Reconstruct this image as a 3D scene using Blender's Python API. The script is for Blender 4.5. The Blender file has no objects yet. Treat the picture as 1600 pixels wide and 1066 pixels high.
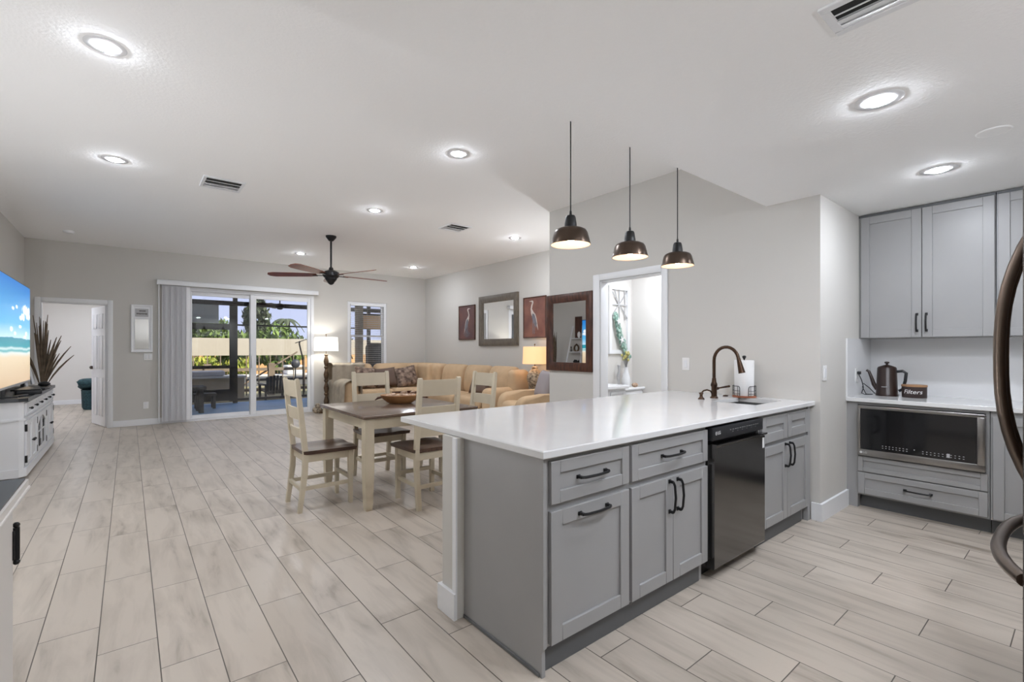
import bpy, bmesh, math, random
from mathutils import Matrix, Vector
R = math.radians
PI = math.pi
S = bpy.context.scene
COL = S.collection

# ------------------------------------------------------------------ camera, world, sun, exposure
cd = bpy.data.cameras.new('camera')
cd.sensor_width = 36.0
cd.lens = 738.0 / 1600 * 36
cd.shift_y = 13.0 / 1600
cd.clip_start = 0.02
cam = bpy.data.objects.new('camera', cd)
cam.location = (0, 0, 1.28)
cam.rotation_euler = (R(90), 0, R(-39.06))
COL.objects.link(cam)
S.camera = cam

w = bpy.data.worlds.new('world'); S.world = w
w.use_nodes = True
bg = w.node_tree.nodes['Background']
bg.inputs[0].default_value = (0.56, 0.60, 0.84, 1)
bg.inputs[1].default_value = 1.2

sd = bpy.data.lights.new('sun', 'SUN'); sd.energy = 9.0; sd.angle = R(0.6); sd.color = (1, .90, .74)
so = bpy.data.objects.new('sun', sd); COL.objects.link(so)
so.rotation_euler = Vector((-0.55, 0.62, -0.62)).to_track_quat('-Z', 'Y').to_euler()

S.view_settings.view_transform = 'Standard'
S.view_settings.look = 'None'
S.view_settings.exposure = 0.15
S.view_settings.gamma = 1.0
S.view_settings.use_curve_mapping = False
S.cycles.max_bounces = 14
S.cycles.diffuse_bounces = 8
S.cycles.glossy_bounces = 5
S.cycles.transparent_max_bounces = 16
S.cycles.sample_clamp_indirect = 6

CAN_L = 590.0      # radiance of the ceiling LED discs

# ------------------------------------------------------------------ materials
def lin(c):
    return tuple((v / 12.92 if v <= .04045 else ((v + .055) / 1.055) ** 2.4) for v in [x / 255 for x in c])

MATS = {}
def M(name, c, rough=.5, metal=0, spec=.5, var=0, scale=8, bump=0, bscale=60, stretch=None, emit=None, estr=0, coat=0, srgb=False, c2=None):
    """procedural principled material; var = colour variation by noise, bump = noise bump"""
    m = bpy.data.materials.new(name); m.use_nodes = True
    nt = m.node_tree; N = nt.nodes; L = nt.links
    b = N['Principled BSDF']
    if srgb: c = lin(c)
    b.inputs['Base Color'].default_value = (*c, 1)
    b.inputs['Roughness'].default_value = rough
    b.inputs['Metallic'].default_value = metal
    b.inputs['Specular IOR Level'].default_value = spec
    if coat:
        b.inputs['Coat Weight'].default_value = coat; b.inputs['Coat Roughness'].default_value = .08
    if emit:
        b.inputs['Emission Color'].default_value = (*emit, 1); b.inputs['Emission Strength'].default_value = estr
    if var or bump or c2:
        tc = N.new('ShaderNodeTexCoord'); mp = N.new('ShaderNodeMapping')
        L.new(tc.outputs['Object'], mp.inputs[0])
        if stretch: mp.inputs['Scale'].default_value = stretch
    if var or c2:
        n = N.new('ShaderNodeTexNoise'); n.inputs['Scale'].default_value = scale; n.inputs['Detail'].default_value = 6
        L.new(mp.outputs[0], n.inputs[0])
        r = N.new('ShaderNodeValToRGB')
        r.color_ramp.elements[0].position = .35; r.color_ramp.elements[1].position = .65
        d = c2 if c2 else tuple(v * (1 - var) for v in c)
        if c2 and srgb: d = lin(c2)
        r.color_ramp.elements[0].color = (*d, 1); r.color_ramp.elements[1].color = (*c, 1)
        L.new(n.outputs[0], r.inputs[0]); L.new(r.outputs[0], b.inputs['Base Color'])
    if bump:
        n2 = N.new('ShaderNodeTexNoise'); n2.inputs['Scale'].default_value = bscale; n2.inputs['Detail'].default_value = 4
        L.new(mp.outputs[0], n2.inputs[0])
        bp = N.new('ShaderNodeBump'); bp.inputs['Strength'].default_value = bump; bp.inputs['Distance'].default_value = .01
        L.new(n2.outputs[0], bp.inputs['Height']); L.new(bp.outputs[0], b.inputs['Normal'])
    MATS[name] = m
    return m

def glass_mat(name, tint, gl=.06):
    m = bpy.data.materials.new(name); m.use_nodes = True
    nt = m.node_tree; N = nt.nodes; L = nt.links
    N.remove(N['Principled BSDF'])
    t = N.new('ShaderNodeBsdfTransparent'); t.inputs[0].default_value = (*tint, 1)
    g = N.new('ShaderNodeBsdfGlossy'); g.inputs['Roughness'].default_value = .01
    x = N.new('ShaderNodeMixShader'); x.inputs[0].default_value = gl
    L.new(t.outputs[0], x.inputs[1]); L.new(g.outputs[0], x.inputs[2]); L.new(x.outputs[0], N['Material Output'].inputs[0])
    return m

def floor_mat():
    m = bpy.data.materials.new('plank_tile'); m.use_nodes = True
    nt = m.node_tree; N = nt.nodes; L = nt.links
    b = N['Principled BSDF']
    def math_(op, a, bb=None, c=None):
        n = N.new('ShaderNodeMath'); n.operation = op
        for i, v in enumerate((a, bb, c)):
            if v is None: continue
            if isinstance(v, (int, float)): n.inputs[i].default_value = v
            else: L.new(v, n.inputs[i])
        return n.outputs[0]
    tc = N.new('ShaderNodeTexCoord'); sp = N.new('ShaderNodeSeparateXYZ'); L.new(tc.outputs['Object'], sp.inputs[0])
    PW, PL = .2032, .803
    u = math_('DIVIDE', math_('SUBTRACT', sp.outputs[0], .0995), PW)
    k = math_('FLOOR', u)
    v = math_('DIVIDE', math_('ADD', math_('SUBTRACT', sp.outputs[1], 2.355), math_('MULTIPLY', k, .2667)), PL)
    j = math_('FLOOR', v)
    fu = math_('FRACT', u); fv = math_('FRACT', v)
    du = math_('MULTIPLY', math_('MINIMUM', fu, math_('SUBTRACT', 1.0, fu)), PW)
    dv = math_('MULTIPLY', math_('MINIMUM', fv, math_('SUBTRACT', 1.0, fv)), PL)
    dmin = math_('MINIMUM', du, dv)
    grout = math_('LESS_THAN', dmin, .0021)
    cb = N.new('ShaderNodeCombineXYZ'); L.new(k, cb.inputs[0]); L.new(j, cb.inputs[1])
    wn = N.new('ShaderNodeTexWhiteNoise'); wn.noise_dimensions = '2D'; L.new(cb.outputs[0], wn.inputs[0])
    # wood streaks along the plank, shifted per plank
    cv = N.new('ShaderNodeCombineXYZ')
    L.new(math_('ADD', math_('MULTIPLY', sp.outputs[0], 7.0), math_('MULTIPLY', wn.outputs[0], 37.0)), cv.inputs[0])
    L.new(math_('MULTIPLY', sp.outputs[1], 1.1), cv.inputs[1])
    L.new(math_('MULTIPLY', wn.outputs[0], 19.0), cv.inputs[2])
    n1 = N.new('ShaderNodeTexNoise'); n1.inputs['Scale'].default_value = 1.6; n1.inputs['Detail'].default_value = 5; n1.inputs['Roughness'].default_value = .55; n1.inputs['Distortion'].default_value = .5
    L.new(cv.outputs[0], n1.inputs[0])
    r1 = N.new('ShaderNodeValToRGB'); e = r1.color_ramp.elements
    e[0].position = .25; e[0].color = (.272, .225, .178, 1); e[1].position = .56; e[1].color = (.505, .440, .370, 1)
    e2 = e.new(.40); e2.color = (.430, .372, .310, 1)
    L.new(n1.outputs[0], r1.inputs[0])
    hs = N.new('ShaderNodeHueSaturation'); hs.inputs['Saturation'].default_value = .92
    L.new(r1.outputs[0], hs.inputs['Color'])
    L.new(math_('ADD', .95, math_('MULTIPLY', wn.outputs[0], .10)), hs.inputs['Value'])
    mx = N.new('ShaderNodeMix'); mx.data_type = 'RGBA'
    L.new(grout, mx.inputs[0]); L.new(hs.outputs[0], mx.inputs[6]); mx.inputs[7].default_value = (.10, .085, .07, 1)
    L.new(mx.outputs[2], b.inputs['Base Color'])
    b.inputs['Roughness'].default_value = .36
    b.inputs['Specular IOR Level'].default_value = .45
    bp = N.new('ShaderNodeBump'); bp.inputs['Strength'].default_value = .4; bp.inputs['Distance'].default_value = .002
    L.new(math_('MINIMUM', math_('DIVIDE', dmin, .003), 1.0), bp.inputs['Height']); L.new(bp.outputs[0], b.inputs['Normal'])
    return m

def screen_mat(h):
    """the picture shown on the television: a beach under a blue sky (local z = height, local y = along the screen)"""
    m = bpy.data.materials.new('screen_picture'); m.use_nodes = True
    nt = m.node_tree; N = nt.nodes; L = nt.links
    b = N['Principled BSDF']
    tc = N.new('ShaderNodeTexCoord'); sp = N.new('ShaderNodeSeparateXYZ'); L.new(tc.outputs['Object'], sp.inputs[0])
    n = N.new('ShaderNodeTexNoise'); n.inputs['Scale'].default_value = 2.2; n.inputs['Detail'].default_value = 5
    L.new(tc.outputs['Object'], n.inputs[0])
    def mt(op, a, bb):
        q = N.new('ShaderNodeMath'); q.operation = op
        for i, v in enumerate((a, bb)):
            if isinstance(v, (int, float)): q.inputs[i].default_value = v
            else: L.new(v, q.inputs[i])
        return q.outputs[0]
    v = mt('DIVIDE', sp.outputs[2], h)
    vw = mt('ADD', v, mt('MULTIPLY', mt('SUBTRACT', n.outputs[0], .5), .05))
    rp = N.new('ShaderNodeValToRGB'); L.new(vw, rp.inputs[0]); e = rp.color_ramp.elements
    stops = [(0, (.62, .44, .27)), (.27, (.80, .66, .46)), (.31, (.75, .80, .76)), (.33, (.06, .42, .45)), (.352, (.65, .80, .80)), (.37, (.02, .34, .40)), (.445, (.02, .27, .36)), (.452, (.55, .78, .90)), (.58, (.10, .47, .80)), (1, (.008, .18, .60))]
    e[0].position, e[0].color = stops[0][0], (*stops[0][1], 1)
    e[1].position, e[1].color = stops[-1][0], (*stops[-1][1], 1)
    for p, c in stops[1:-1]:
        q = e.new(p); q.color = (*c, 1)
    b.inputs['Base Color'].default_value = (.01, .01, .012, 1)
    b.inputs['Roughness'].default_value = .25
    tot = None
    n3 = N.new('ShaderNodeTexNoise'); n3.inputs['Scale'].default_value = 9; n3.inputs['Detail'].default_value = 3
    L.new(tc.outputs['Object'], n3.inputs[0])
    for (y0, z0, ry, rz_) in ((.62, .84, .24, .065), (.82, .78, .15, .055), (.50, .76, .13, .05), (.88, .85, .08, .045), (.34, .74, .09, .03), (-.10, .82, .09, .022), (.10, .845, .07, .022), (.30, .64, .09, .022), (-.20, .60, .10, .03), (.02, .56, .08, .026), (.70, .57, .08, .03), (.62, .53, .10, .022)):
        e1 = mt('POWER', mt('DIVIDE', mt('SUBTRACT', sp.outputs[1], y0), ry), 2.0); e2 = mt('POWER', mt('DIVIDE', mt('SUBTRACT', sp.outputs[2], z0), rz_), 2.0)
        d = mt('SUBTRACT', 1.0, mt('ADD', e1, e2)); tot = d if tot is None else mt('MAXIMUM', tot, d)
    k = mt('MULTIPLY', mt('ADD', tot, mt('MULTIPLY', mt('SUBTRACT', n3.outputs[0], .5), 2.2)), 1.6)
    k = mt('MINIMUM', mt('MAXIMUM', k, 0.0), 1.0)
    mx = N.new('ShaderNodeMix'); mx.data_type = 'RGBA'
    L.new(k, mx.inputs[0]); L.new(rp.outputs[0], mx.inputs[6]); mx.inputs[7].default_value = (.88, .93, 1, 1)
    L.new(mx.outputs[2], b.inputs['Emission Color']); b.inputs['Emission Strength'].default_value = 1.0
    return m

M('wall_paint', (.60, .585, .555), .75, spec=.2, bump=.05, bscale=220)
M('ceiling_paint', (.94, .94, .94), .85, spec=.1, bump=.18, bscale=55)
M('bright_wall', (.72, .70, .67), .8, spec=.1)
M('white_trim', (.80, .81, .83), .4)
M('white_gloss', (.82, .83, .85), .25)
M('grey_cabinet', (.335, .334, .334), .38, var=.06, scale=2)
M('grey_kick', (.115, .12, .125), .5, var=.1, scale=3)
M('quartz', (.72, .72, .72), .09, var=.03, scale=3, spec=.6)
M('backsplash', (.76, .765, .775), .25)
M('black_metal', (.012, .012, .013), .4, metal=.3)
M('duct_shade_black', (.01, .01, .01), .8)
M('black_stainless', (.17, .165, .16), .16, metal=1.0, var=.08, scale=1)
M('stainless', (.36, .35, .34), .28, metal=1.0, stretch=(40, 1, 40), var=.1, scale=6)
M('black_glass', (.008, .008, .009), .08, spec=.6)
M('sink_steel', (.30, .30, .30), .35, metal=.9)
M('bronze', (.045, .027, .018), .32, metal=.75, c2=(.075, .04, .022), scale=20)
M('pendant_bronze', (.085, .060, .045), .30, metal=.85)
M('pendant_lining', (.85, .72, .60), .5)
M('bulb_warm', (1, .9, .8), .5, emit=(1, .72, .50), estr=24)
M('bulb_bright', (1, .95, .9), .5, emit=(1, .95, .86), estr=170)
M('can_glow_kitchen', (1, 1, 1), .5, emit=(.93, .98, 1.07), estr=CAN_L * .84)
M('can_glow', (1, 1, 1), .5, emit=(.93, .98, 1.07), estr=CAN_L)
M('cream_paint', (.56, .49, .37), .5, var=.07, scale=6)
M('walnut', (.095, .050, .032), .3, c2=(.050, .026, .018), scale=3, stretch=(1.5, 12, 4))
M('walnut_top', (.13, .085, .060), .20, c2=(.085, .055, .040), scale=3, stretch=(1.2, 9, 4), spec=.6)
M('dark_wood', (.105, .038, .020), .35, c2=(.040, .015, .009), scale=3.5, stretch=(9, 9, 2))
M('fan_blade_wood', (.22, .052, .020), .3, c2=(.12, .028, .012), scale=4, stretch=(2, 10, 4))
M('grey_wood', (.155, .130, .100), .5, c2=(.105, .088, .068), scale=5, stretch=(6, 6, 2))
M('sofa_tan', (.60, .43, .27), .85, spec=.15, var=.12, scale=5, bump=.1, bscale=300)
M('throw_beige', (.43, .375, .30), .9, spec=.1, var=.15, scale=9, bump=.25, bscale=200)
M('pillow_brown', (.16, .115, .095), .85, spec=.1, bump=.2, bscale=200)
M('pillow_floral', (.36, .27, .215), .85, c2=(.075, .050, .042), scale=13, spec=.1)
M('pillow_grey', (.33, .30, .31), .85, spec=.1, bump=.1, bscale=200)
M('lamp_white', (.85, .85, .83), .8, emit=(1, .95, .88), estr=1.05)
M('lamp_warm', (.75, .58, .36), .8, emit=(1, .58, .24), estr=.62)
M('lamp_ceramic', (.60, .50, .36), .4, c2=(.10, .07, .05), scale=28)
M('antique_bronze', (.16, .10, .055), .45, metal=.4, c2=(.06, .035, .02), scale=14)
M('blind_grey', (.80, .80, .82), .5)
M('mirror_silver', (.88, .89, .90), .01, metal=1.0)
M('canvas_plum', (.155, .070, .060), .6, c2=(.10, .052, .055), scale=4)
M('canvas_rust', (.24, .105, .075), .6, c2=(.15, .062, .050), scale=4)
M('heron_white', (.60, .54, .50), .7, var=.25, scale=20)
M('heron_slate', (.18, .18, .21), .7, var=.3, scale=20)
M('dry_grass', (.17, .125, .085), .9, var=.4, scale=12)
M('vase_dark', (.06, .05, .045), .4)
M('teal_basket', (.03, .085, .10), .8, c2=(.015, .04, .05), scale=30)
M('plastic_black', (.012, .013, .016), .3)
M('plastic_white', (.80, .80, .80), .4)
M('label_white', (.75, .75, .75), .6)
M('dim_mark', (.30, .30, .30), .6)
M('paper_white', (.83, .83, .83), .9, bump=.15, bscale=90)
M('red_wood', (.30, .10, .05), .5)
M('kettle_brown', (.024, .012, .009), .28)
M('tin_brown', (.035, .020, .018), .45)
M('lid_wood', (.36, .20, .10), .5)
M('bowl_wood', (.42, .22, .09), .45, c2=(.24, .11, .04), scale=6)
M('shells', (.62, .48, .36), .7, c2=(.30, .17, .10), scale=30)
M('silver_grey', (.45, .45, .46), .5)
M('frosted', (.78, .80, .80), .3)
M('fridge_brown', (.09, .065, .050), .25, metal=.85)
M('fridge_handle', (.20, .155, .125), .28, metal=.9)
M('console_white', (.70, .71, .73), .45)
M('tabletop_dark', (.030, .024, .021), .35)
M('console_top', (.03, .035, .042), .25, spec=.6)
M('buffet_white', (.62, .59, .555), .5)
M('patio_blue', (.27, .50, .82), .45, var=.2, scale=2)
M('screen_black', (.014, .012, .012), .5)
M('stucco_beige', (.52, .45, .36), .9)
M('awning_beige', (.42, .385, .33), .9, var=.04)
M('deck_wood', (.24, .19, .145), .8, var=.3, scale=6)
M('weathered', (.10, .095, .09), .8, var=.3, scale=9)
M('navy_plastic', (.03, .035, .05), .5)
M('leaf_green', (.16, .24, .045), .7, c2=(.05, .10, .02), scale=3)
M('leaf_yellow', (.38, .38, .05), .7, c2=(.14, .20, .03), scale=3)
M('leaf_dark', (.075, .095, .05), .8, c2=(.03, .045, .025), scale=2)
M('bark', (.12, .09, .07), .9)
M('lawn', (.34, .29, .19), .95, c2=(.20, .20, .10), scale=1.5)
M('boat_white', (.75, .75, .75), .35)
M('orange_panel', (.56, .33, .16), .8)
M('shade_tan_backlit', (.85, .52, .27), .8)  # brightened fabric colour stands in for sun shining through it
M('cream_brick', (.52, .42, .30), .9, var=.2, scale=9)
M('garland_green', (.16, .30, .24), .8, c2=(.40, .52, .46), scale=25)
M('flower_yellow', (.48, .44, .16), .8)
M('rubber_dark', (.02, .02, .02), .7)
M('pane_frost', (.70, .74, .74), .4)
MATS['glass'] = glass_mat('glass', (.93, .95, .95), .05)
MATS['floor'] = floor_mat()

# ------------------------------------------------------------------ mesh builder
class B:
    def __init__(s):
        s.bm = bmesh.new()
    def _bev(s, vs, bv, seg):
        if bv:
            es = list({e for v in vs for e in v.link_edges})
            bmesh.ops.bevel(s.bm, geom=es, offset=bv, segments=seg, profile=.5, affect='EDGES')
    def box(s, x0, y0, z0, x1, y1, z1, bv=0, seg=2, m=None):
        x0, x1 = min(x0, x1), max(x0, x1); y0, y1 = min(y0, y1), max(y0, y1); z0, z1 = min(z0, z1), max(z0, z1)
        t = Matrix.Translation(((x0 + x1) / 2, (y0 + y1) / 2, (z0 + z1) / 2)) @ Matrix.Diagonal((x1 - x0, y1 - y0, z1 - z0, 1))
        vs = bmesh.ops.create_cube(s.bm, size=1, matrix=(m @ t) if m else t)['verts']
        s._bev(vs, bv, seg); return s
    def cyl(s, p0, p1, r0, r1=None, n=20, caps=True):
        r1 = r0 if r1 is None else r1
        p0, p1 = Vector(p0), Vector(p1); d = p1 - p0
        q = d.to_track_quat('Z', 'Y').to_matrix().to_4x4()
        bmesh.ops.create_cone(s.bm, cap_ends=caps, segments=n, radius1=max(r0, 1e-5), radius2=max(r1, 1e-5), depth=d.length, matrix=Matrix.Translation((p0 + p1) / 2) @ q)
        return s
    def sph(s, c, r, sc=(1, 1, 1), n=16):
        bmesh.ops.create_uvsphere(s.bm, u_segments=n, v_segments=max(6, n // 2), radius=r, matrix=Matrix.Translation(c) @ Matrix.Diagonal((*sc, 1)))
        return s
    def lathe(s, prof, c=(0, 0), n=28, cap=False):
        rings = []
        for r, z in prof:
            rings.append([s.bm.verts.new((c[0] + r * math.cos(2 * PI * i / n), c[1] + r * math.sin(2 * PI * i / n), z)) for i in range(n)])
        for a, b_ in zip(rings, rings[1:]):
            for i in range(n):
                s.bm.faces.new((a[i], a[(i + 1) % n], b_[(i + 1) % n], b_[i]))
        if cap:
            s.bm.faces.new(rings[0][::-1]); s.bm.faces.new(rings[-1])
        return s
    def tube(s, pts, r, n=10, caps=True):
        pts = [Vector(p) for p in pts]; rs = r if isinstance(r, (list, tuple)) else [r] * len(pts)
        up = Vector((0, 0, 1)); rings = []
        t0 = (pts[1] - pts[0]).normalized()
        if abs(t0.dot(up)) > .95: up = Vector((1, 0, 0))
        a = t0.cross(up).normalized()
        for i, p in enumerate(pts):
            t = (pts[min(i + 1, len(pts) - 1)] - pts[max(i - 1, 0)]).normalized()
            a = (a - t * a.dot(t)).normalized(); c = t.cross(a)
            rings.append([s.bm.verts.new(p + (a * math.cos(2 * PI * k / n) + c * math.sin(2 * PI * k / n)) * rs[i]) for k in range(n)])
        for q, b_ in zip(rings, rings[1:]):
            for i in range(n):
                s.bm.faces.new((q[i], q[(i + 1) % n], b_[(i + 1) % n], b_[i]))
        if caps:
            s.bm.faces.new(rings[0][::-1]); s.bm.faces.new(rings[-1])
        return s
    def prism(s, poly, f, d0, d1):
        """poly: 2-D outline; f(u, v, d) -> xyz; extruded from d0 to d1"""
        a = [s.bm.verts.new(f(u, v, d0)) for u, v in poly]; b_ = [s.bm.verts.new(f(u, v, d1)) for u, v in poly]
        n = len(poly)
        s.bm.faces.new(a[::-1]); s.bm.faces.new(b_)
        for i in range(n): s.bm.faces.new((a[i], a[(i + 1) % n], b_[(i + 1) % n], b_[i]))
        return s
    def grid(s, f, nu, nv, closed_u=False):
        g = [[s.bm.verts.new(f(i / nu, j / nv)) for j in range(nv + 1)] for i in range(nu + (0 if closed_u else 1))]
        for i in range(nu):
            for j in range(nv):
                i2 = (i + 1) % len(g)
                s.bm.faces.new((g[i][j], g[i2][j], g[i2][j + 1], g[i][j + 1]))
        return s
    def pillow(s, w, h, t, m, nu=12, nv=12):
        for sg in (1, -1):
            def f(u, v, sg=sg):
                a, b_ = 2 * u - 1, 2 * v - 1
                k = max(0, (1 - a ** 4) * (1 - b_ ** 4)) ** .5
                pin = 1 - .06 * (1 - abs(a)) * abs(b_) - 0
                return m @ Vector((a * w / 2 * (1 - .07 * (1 - b_ * b_)) , sg * k * t / 2, b_ * h / 2 * (1 - .07 * (1 - a * a))))
            s.grid(f, nu, nv)
        bmesh.ops.remove_doubles(s.bm, verts=s.bm.verts, dist=1e-5)
        return s
    def xf(s, m):
        bmesh.ops.transform(s.bm, matrix=m, verts=s.bm.verts); return s
    def add(s, o, m=None):
        me = bpy.data.meshes.new('tmp'); o.bm.to_mesh(me)
        if m: me.transform(m)
        s.bm.from_mesh(me); bpy.data.meshes.remove(me); return s

OFF = {}      # root name -> world offset of things whose parts are given in world coordinates
def build(b, name, mat, parent=None, flat=False, ang=38, weld=False):
    me = bpy.data.meshes.new(name)
    if weld: bmesh.ops.remove_doubles(b.bm, verts=b.bm.verts, dist=1e-5)
    bmesh.ops.recalc_face_normals(b.bm, faces=b.bm.faces)
    b.bm.to_mesh(me); b.bm.free()
    if parent:
        r = parent
        while r.parent: r = r.parent
        if r.name in OFF: me.transform(Matrix.Translation(-OFF[r.name]))
    if not flat:
        me.polygons.foreach_set('use_smooth', [True] * len(me.polygons)); me.set_sharp_from_angle(angle=R(ang))
    me.materials.append(MATS[mat] if isinstance(mat, str) else mat)
    o = bpy.data.objects.new(name, me); COL.objects.link(o)
    if parent: o.parent = parent
    return o
def tag(o, label, cat, group=None, kind=None):
    o['label'] = label; o['category'] = cat
    if group: o['group'] = group
    if kind: o['kind'] = kind
    return o
def thing(name, label, cat, loc=(0, 0, 0), rz=0, group=None, world=True):
    o = bpy.data.objects.new(name, None); COL.objects.link(o)
    o.empty_display_size = .1
    o.location = loc; o.rotation_euler = (0, 0, rz)
    if world: OFF[o.name] = Vector(loc)
    return tag(o, label, cat, group)
def single(b, name, mat, label, cat, group=None, base=None, **k):
    """a thing that is one mesh, origin at its base"""
    o = build(b, name, mat, **k)
    bb = [Vector(c) for c in o.bound_box]
    c = sum(bb, Vector()) / 8; z = min(v.z for v in bb)
    p = Vector((c.x, c.y, z)); o.data.transform(Matrix.Translation(-p)); o.location = p
    return tag(o, label, cat, group)
def struct(b, name, mat, parent=None, **k):
    o = build(b, name, mat, parent, **k)
    if not parent: o['kind'] = 'structure'
    return o
def copy_tree(o, parent=None):
    c = o.copy(); COL.objects.link(c)
    if parent: c.parent = parent
    for ch in list(o.children): copy_tree(ch, c)
    return c
def frame_m(o, u, v, w_):
    return Matrix(((u[0], v[0], w_[0], o[0]), (u[1], v[1], w_[1], o[1]), (u[2], v[2], w_[2], o[2]), (0, 0, 0, 1)))
def FY(x, y, z): return frame_m((x, y, z), (1, 0, 0), (0, 0, 1), (0, -1, 0))      # front facing -Y, u = +X
def FX(x, y, z): return frame_m((x, y, z), (0, -1, 0), (0, 0, 1), (-1, 0, 0))     # front facing -X, u = -Y
def FP(x, y, z): return frame_m((x, y, z), (0, 1, 0), (0, 0, 1), (1, 0, 0))       # front facing +X, u = +Y
def text_mesh(txt, size, m, depth=.001, align='CENTER', shear=0):
    c = bpy.data.curves.new('lettering', 'FONT'); c.body = txt; c.size = size; c.extrude = depth; c.align_x = align; c.align_y = 'CENTER'; c.shear = shear
    o = bpy.data.objects.new('lettering', c); COL.objects.link(o)
    dg = bpy.context.evaluated_depsgraph_get()
    me = bpy.data.meshes.new_from_object(o.evaluated_get(dg))
    bpy.data.objects.remove(o); bpy.data.curves.remove(c)
    me.transform(m)
    b = B(); b.bm.from_mesh(me); bpy.data.meshes.remove(me); return b

# ================================================================== SETTING
XL, XR, YF, HC, HK = -1.218, 5.528, 10.10, 2.96, 2.435
XD, YK = 4.0, 1.285
YB, XB = -2.6, 5.22
T = .12
struct(B().box(XL - 3.2, YB - T, -.12, XR + .3, YF + .12, 0), 'floor', 'floor')
struct(B().box(-3.6, YF + .12, -.12, .55, 15.3, 0), 'floor_bedroom', 'floor')
struct(B().box(XL - T, 1.67, HC, XR + T, YF + T, HC + .12).box(XL - T, 1.55, HK, XR + T, 1.67, HC + .12), 'ceiling', 'ceiling_paint')
struct(B().box(XL - T, YB - T, HK, XR + T, 1.55, HK + .12), 'ceiling_kitchen', 'ceiling_paint')
struct(B().box(XL - T, YB, 0, XL, YF + T, HC), 'wall_left', 'wall_paint')
# far wall with doorway, sliding door and window openings
DX0, DX1, DZ = -1.042, -.266, 2.008
SX0, SX1, SZ = .80, 2.955, 2.375
WX0, WX1, WZ0, WZ1 = 3.65, 4.54, .80, 2.318
fw = B()
for x0, x1, z0, z1 in ((XL, DX0, 0, HC), (DX0, DX1, DZ, HC), (DX1, SX0, 0, HC), (SX0, SX1, SZ, HC), (SX1, WX0, 0, HC), (WX0, WX1, 0, WZ0), (WX0, WX1, WZ1, HC), (WX1, XR, 0, HC)):
    fw.box(x0, YF, z0, x1, YF + T, z1)
struct(fw, 'wall_far', 'wall_paint')
struct(B().box(XR, 4.2, 0, XR + T, YF + T, HC), 'wall_right', 'wall_paint')
# wall with the powder-room doorway, X = 4
PY0, PY1, PZ = 2.628, 3.40, 2.028
dw = B()
for y0, y1, z0, z1 in ((YK, PY0, 0, HC), (PY0, PY1, PZ, HC), (PY1, 4.2, 0, HC)):
    dw.box(XD, y0, z0, XD + T, y1, z1)
dw.box(XD + T, 4.12, 0, XR, 4.2, HC)
struct(dw, 'wall_powder_room', 'wall_paint')
struct(B().box(XD + T, YK, 0, XB + .4, YK + T, HC), 'wall_kitchen_end', 'wall_paint')
struct(B().box(XB, YB, 0, XB + T, YK, HK), 'wall_kitchen', 'wall_paint')
struct(B().box(XL - T, YB - T, 0, XB + T, YB, HK), 'wall_rear', 'wall_paint')
struct(B().box(1.95, -.80, 0, XB, -.70, HK), 'wall_fridge', 'wall_paint')
# powder room shell behind the doorway
struct(B().box(4.0 + T, 4.10, 0, XR, 4.119, 2.44).box(5.50, YK + T, 0, XR, 4.10, 2.44), 'wall_powder_inner', 'bright_wall')
struct(B().box(XD + T, YK + T, 2.44, 5.50, 4.10, 2.50), 'ceiling_powder_room', 'ceiling_paint')
# bedroom shell beyond the far doorway
struct(B().box(-3.6, 15.0, 0, .55, 15.1, 2.5).box(.45, YF + T, 0, .55, 15, 2.5).box(-3.6, YF + T, 0, -3.5, 15, 2.5), 'wall_bedroom', 'bright_wall')
struct(B().box(-3.6, YF + T, 2.5, .55, 15.1, 2.6), 'ceiling_bedroom', 'ceiling_paint')

def skirting(name, segs, h=.105):
    b = B()
    for x0, y0, x1, y1 in segs:
        b.box(x0, y0, 0, x1, y1, h, .004, 1)
    struct(b, name, 'white_trim')
skirting('baseboard_far', [(XL, YF - .016, -1.11, YF), (-.20, YF - .016, SX0, YF), (SX1, YF - .016, XR, YF)])
skirting('baseboard_left', [(XL, 1.0, XL + .016, YF)])
skirting('baseboard_right', [(XR - .016, 4.2, XR, YF)])
skirting('baseboard_bedroom', [(-3.5, 14.984, .45, 15.0)])
skirting('baseboard_powder_room', [(XD - .016, 2.03, XD, 2.55), (XD - .016, 3.48, XD, 4.2)])
# baseboard around the kitchen corner
b = B()
b.prism([(XD - .018, YK - .018), (4.59, YK - .018), (4.59, YK - .0005), (XD - .0005, YK - .0005), (XD - .0005, 1.34), (XD - .018, 1.34)], lambda u, v, d: (u, v, d), 0, .130)
struct(b, 'baseboard_kitchen', 'white_trim')

def casing(name, pts, wd=.068, th=.018):
    b = B()
    for x0, y0, z0, x1, y1, z1 in pts: b.box(x0, y0, z0, x1, y1, z1, .005, 2)
    struct(b, name, 'white_trim')
casing('trim_1', [(DX0 - .066, YF - .018, 0, DX0, YF, DZ + .07), (DX1, YF - .018, 0, DX1 + .066, YF, DZ + .07), (DX0, YF - .018, DZ, DX1, YF, DZ + .07),
                  (DX0, YF, 0, DX0 + .012, YF + T, DZ), (DX1 - .012, YF, 0, DX1, YF + T, DZ), (DX0, YF, DZ - .012, DX1, YF + T, DZ)])
casing('trim_2', [(XD - .018, PY0 - .066, 0, XD, PY0, PZ + .07), (XD - .018, PY1, 0, XD, PY1 + .09, PZ + .07), (XD - .018, PY0, PZ, XD, PY1, PZ + .07),
                  (XD, PY0, 0, XD + T, PY0 + .012, PZ), (XD, PY1 - .012, 0, XD + T, PY1, PZ), (XD, PY0, PZ - .012, XD + T, PY1, PZ)])

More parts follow.
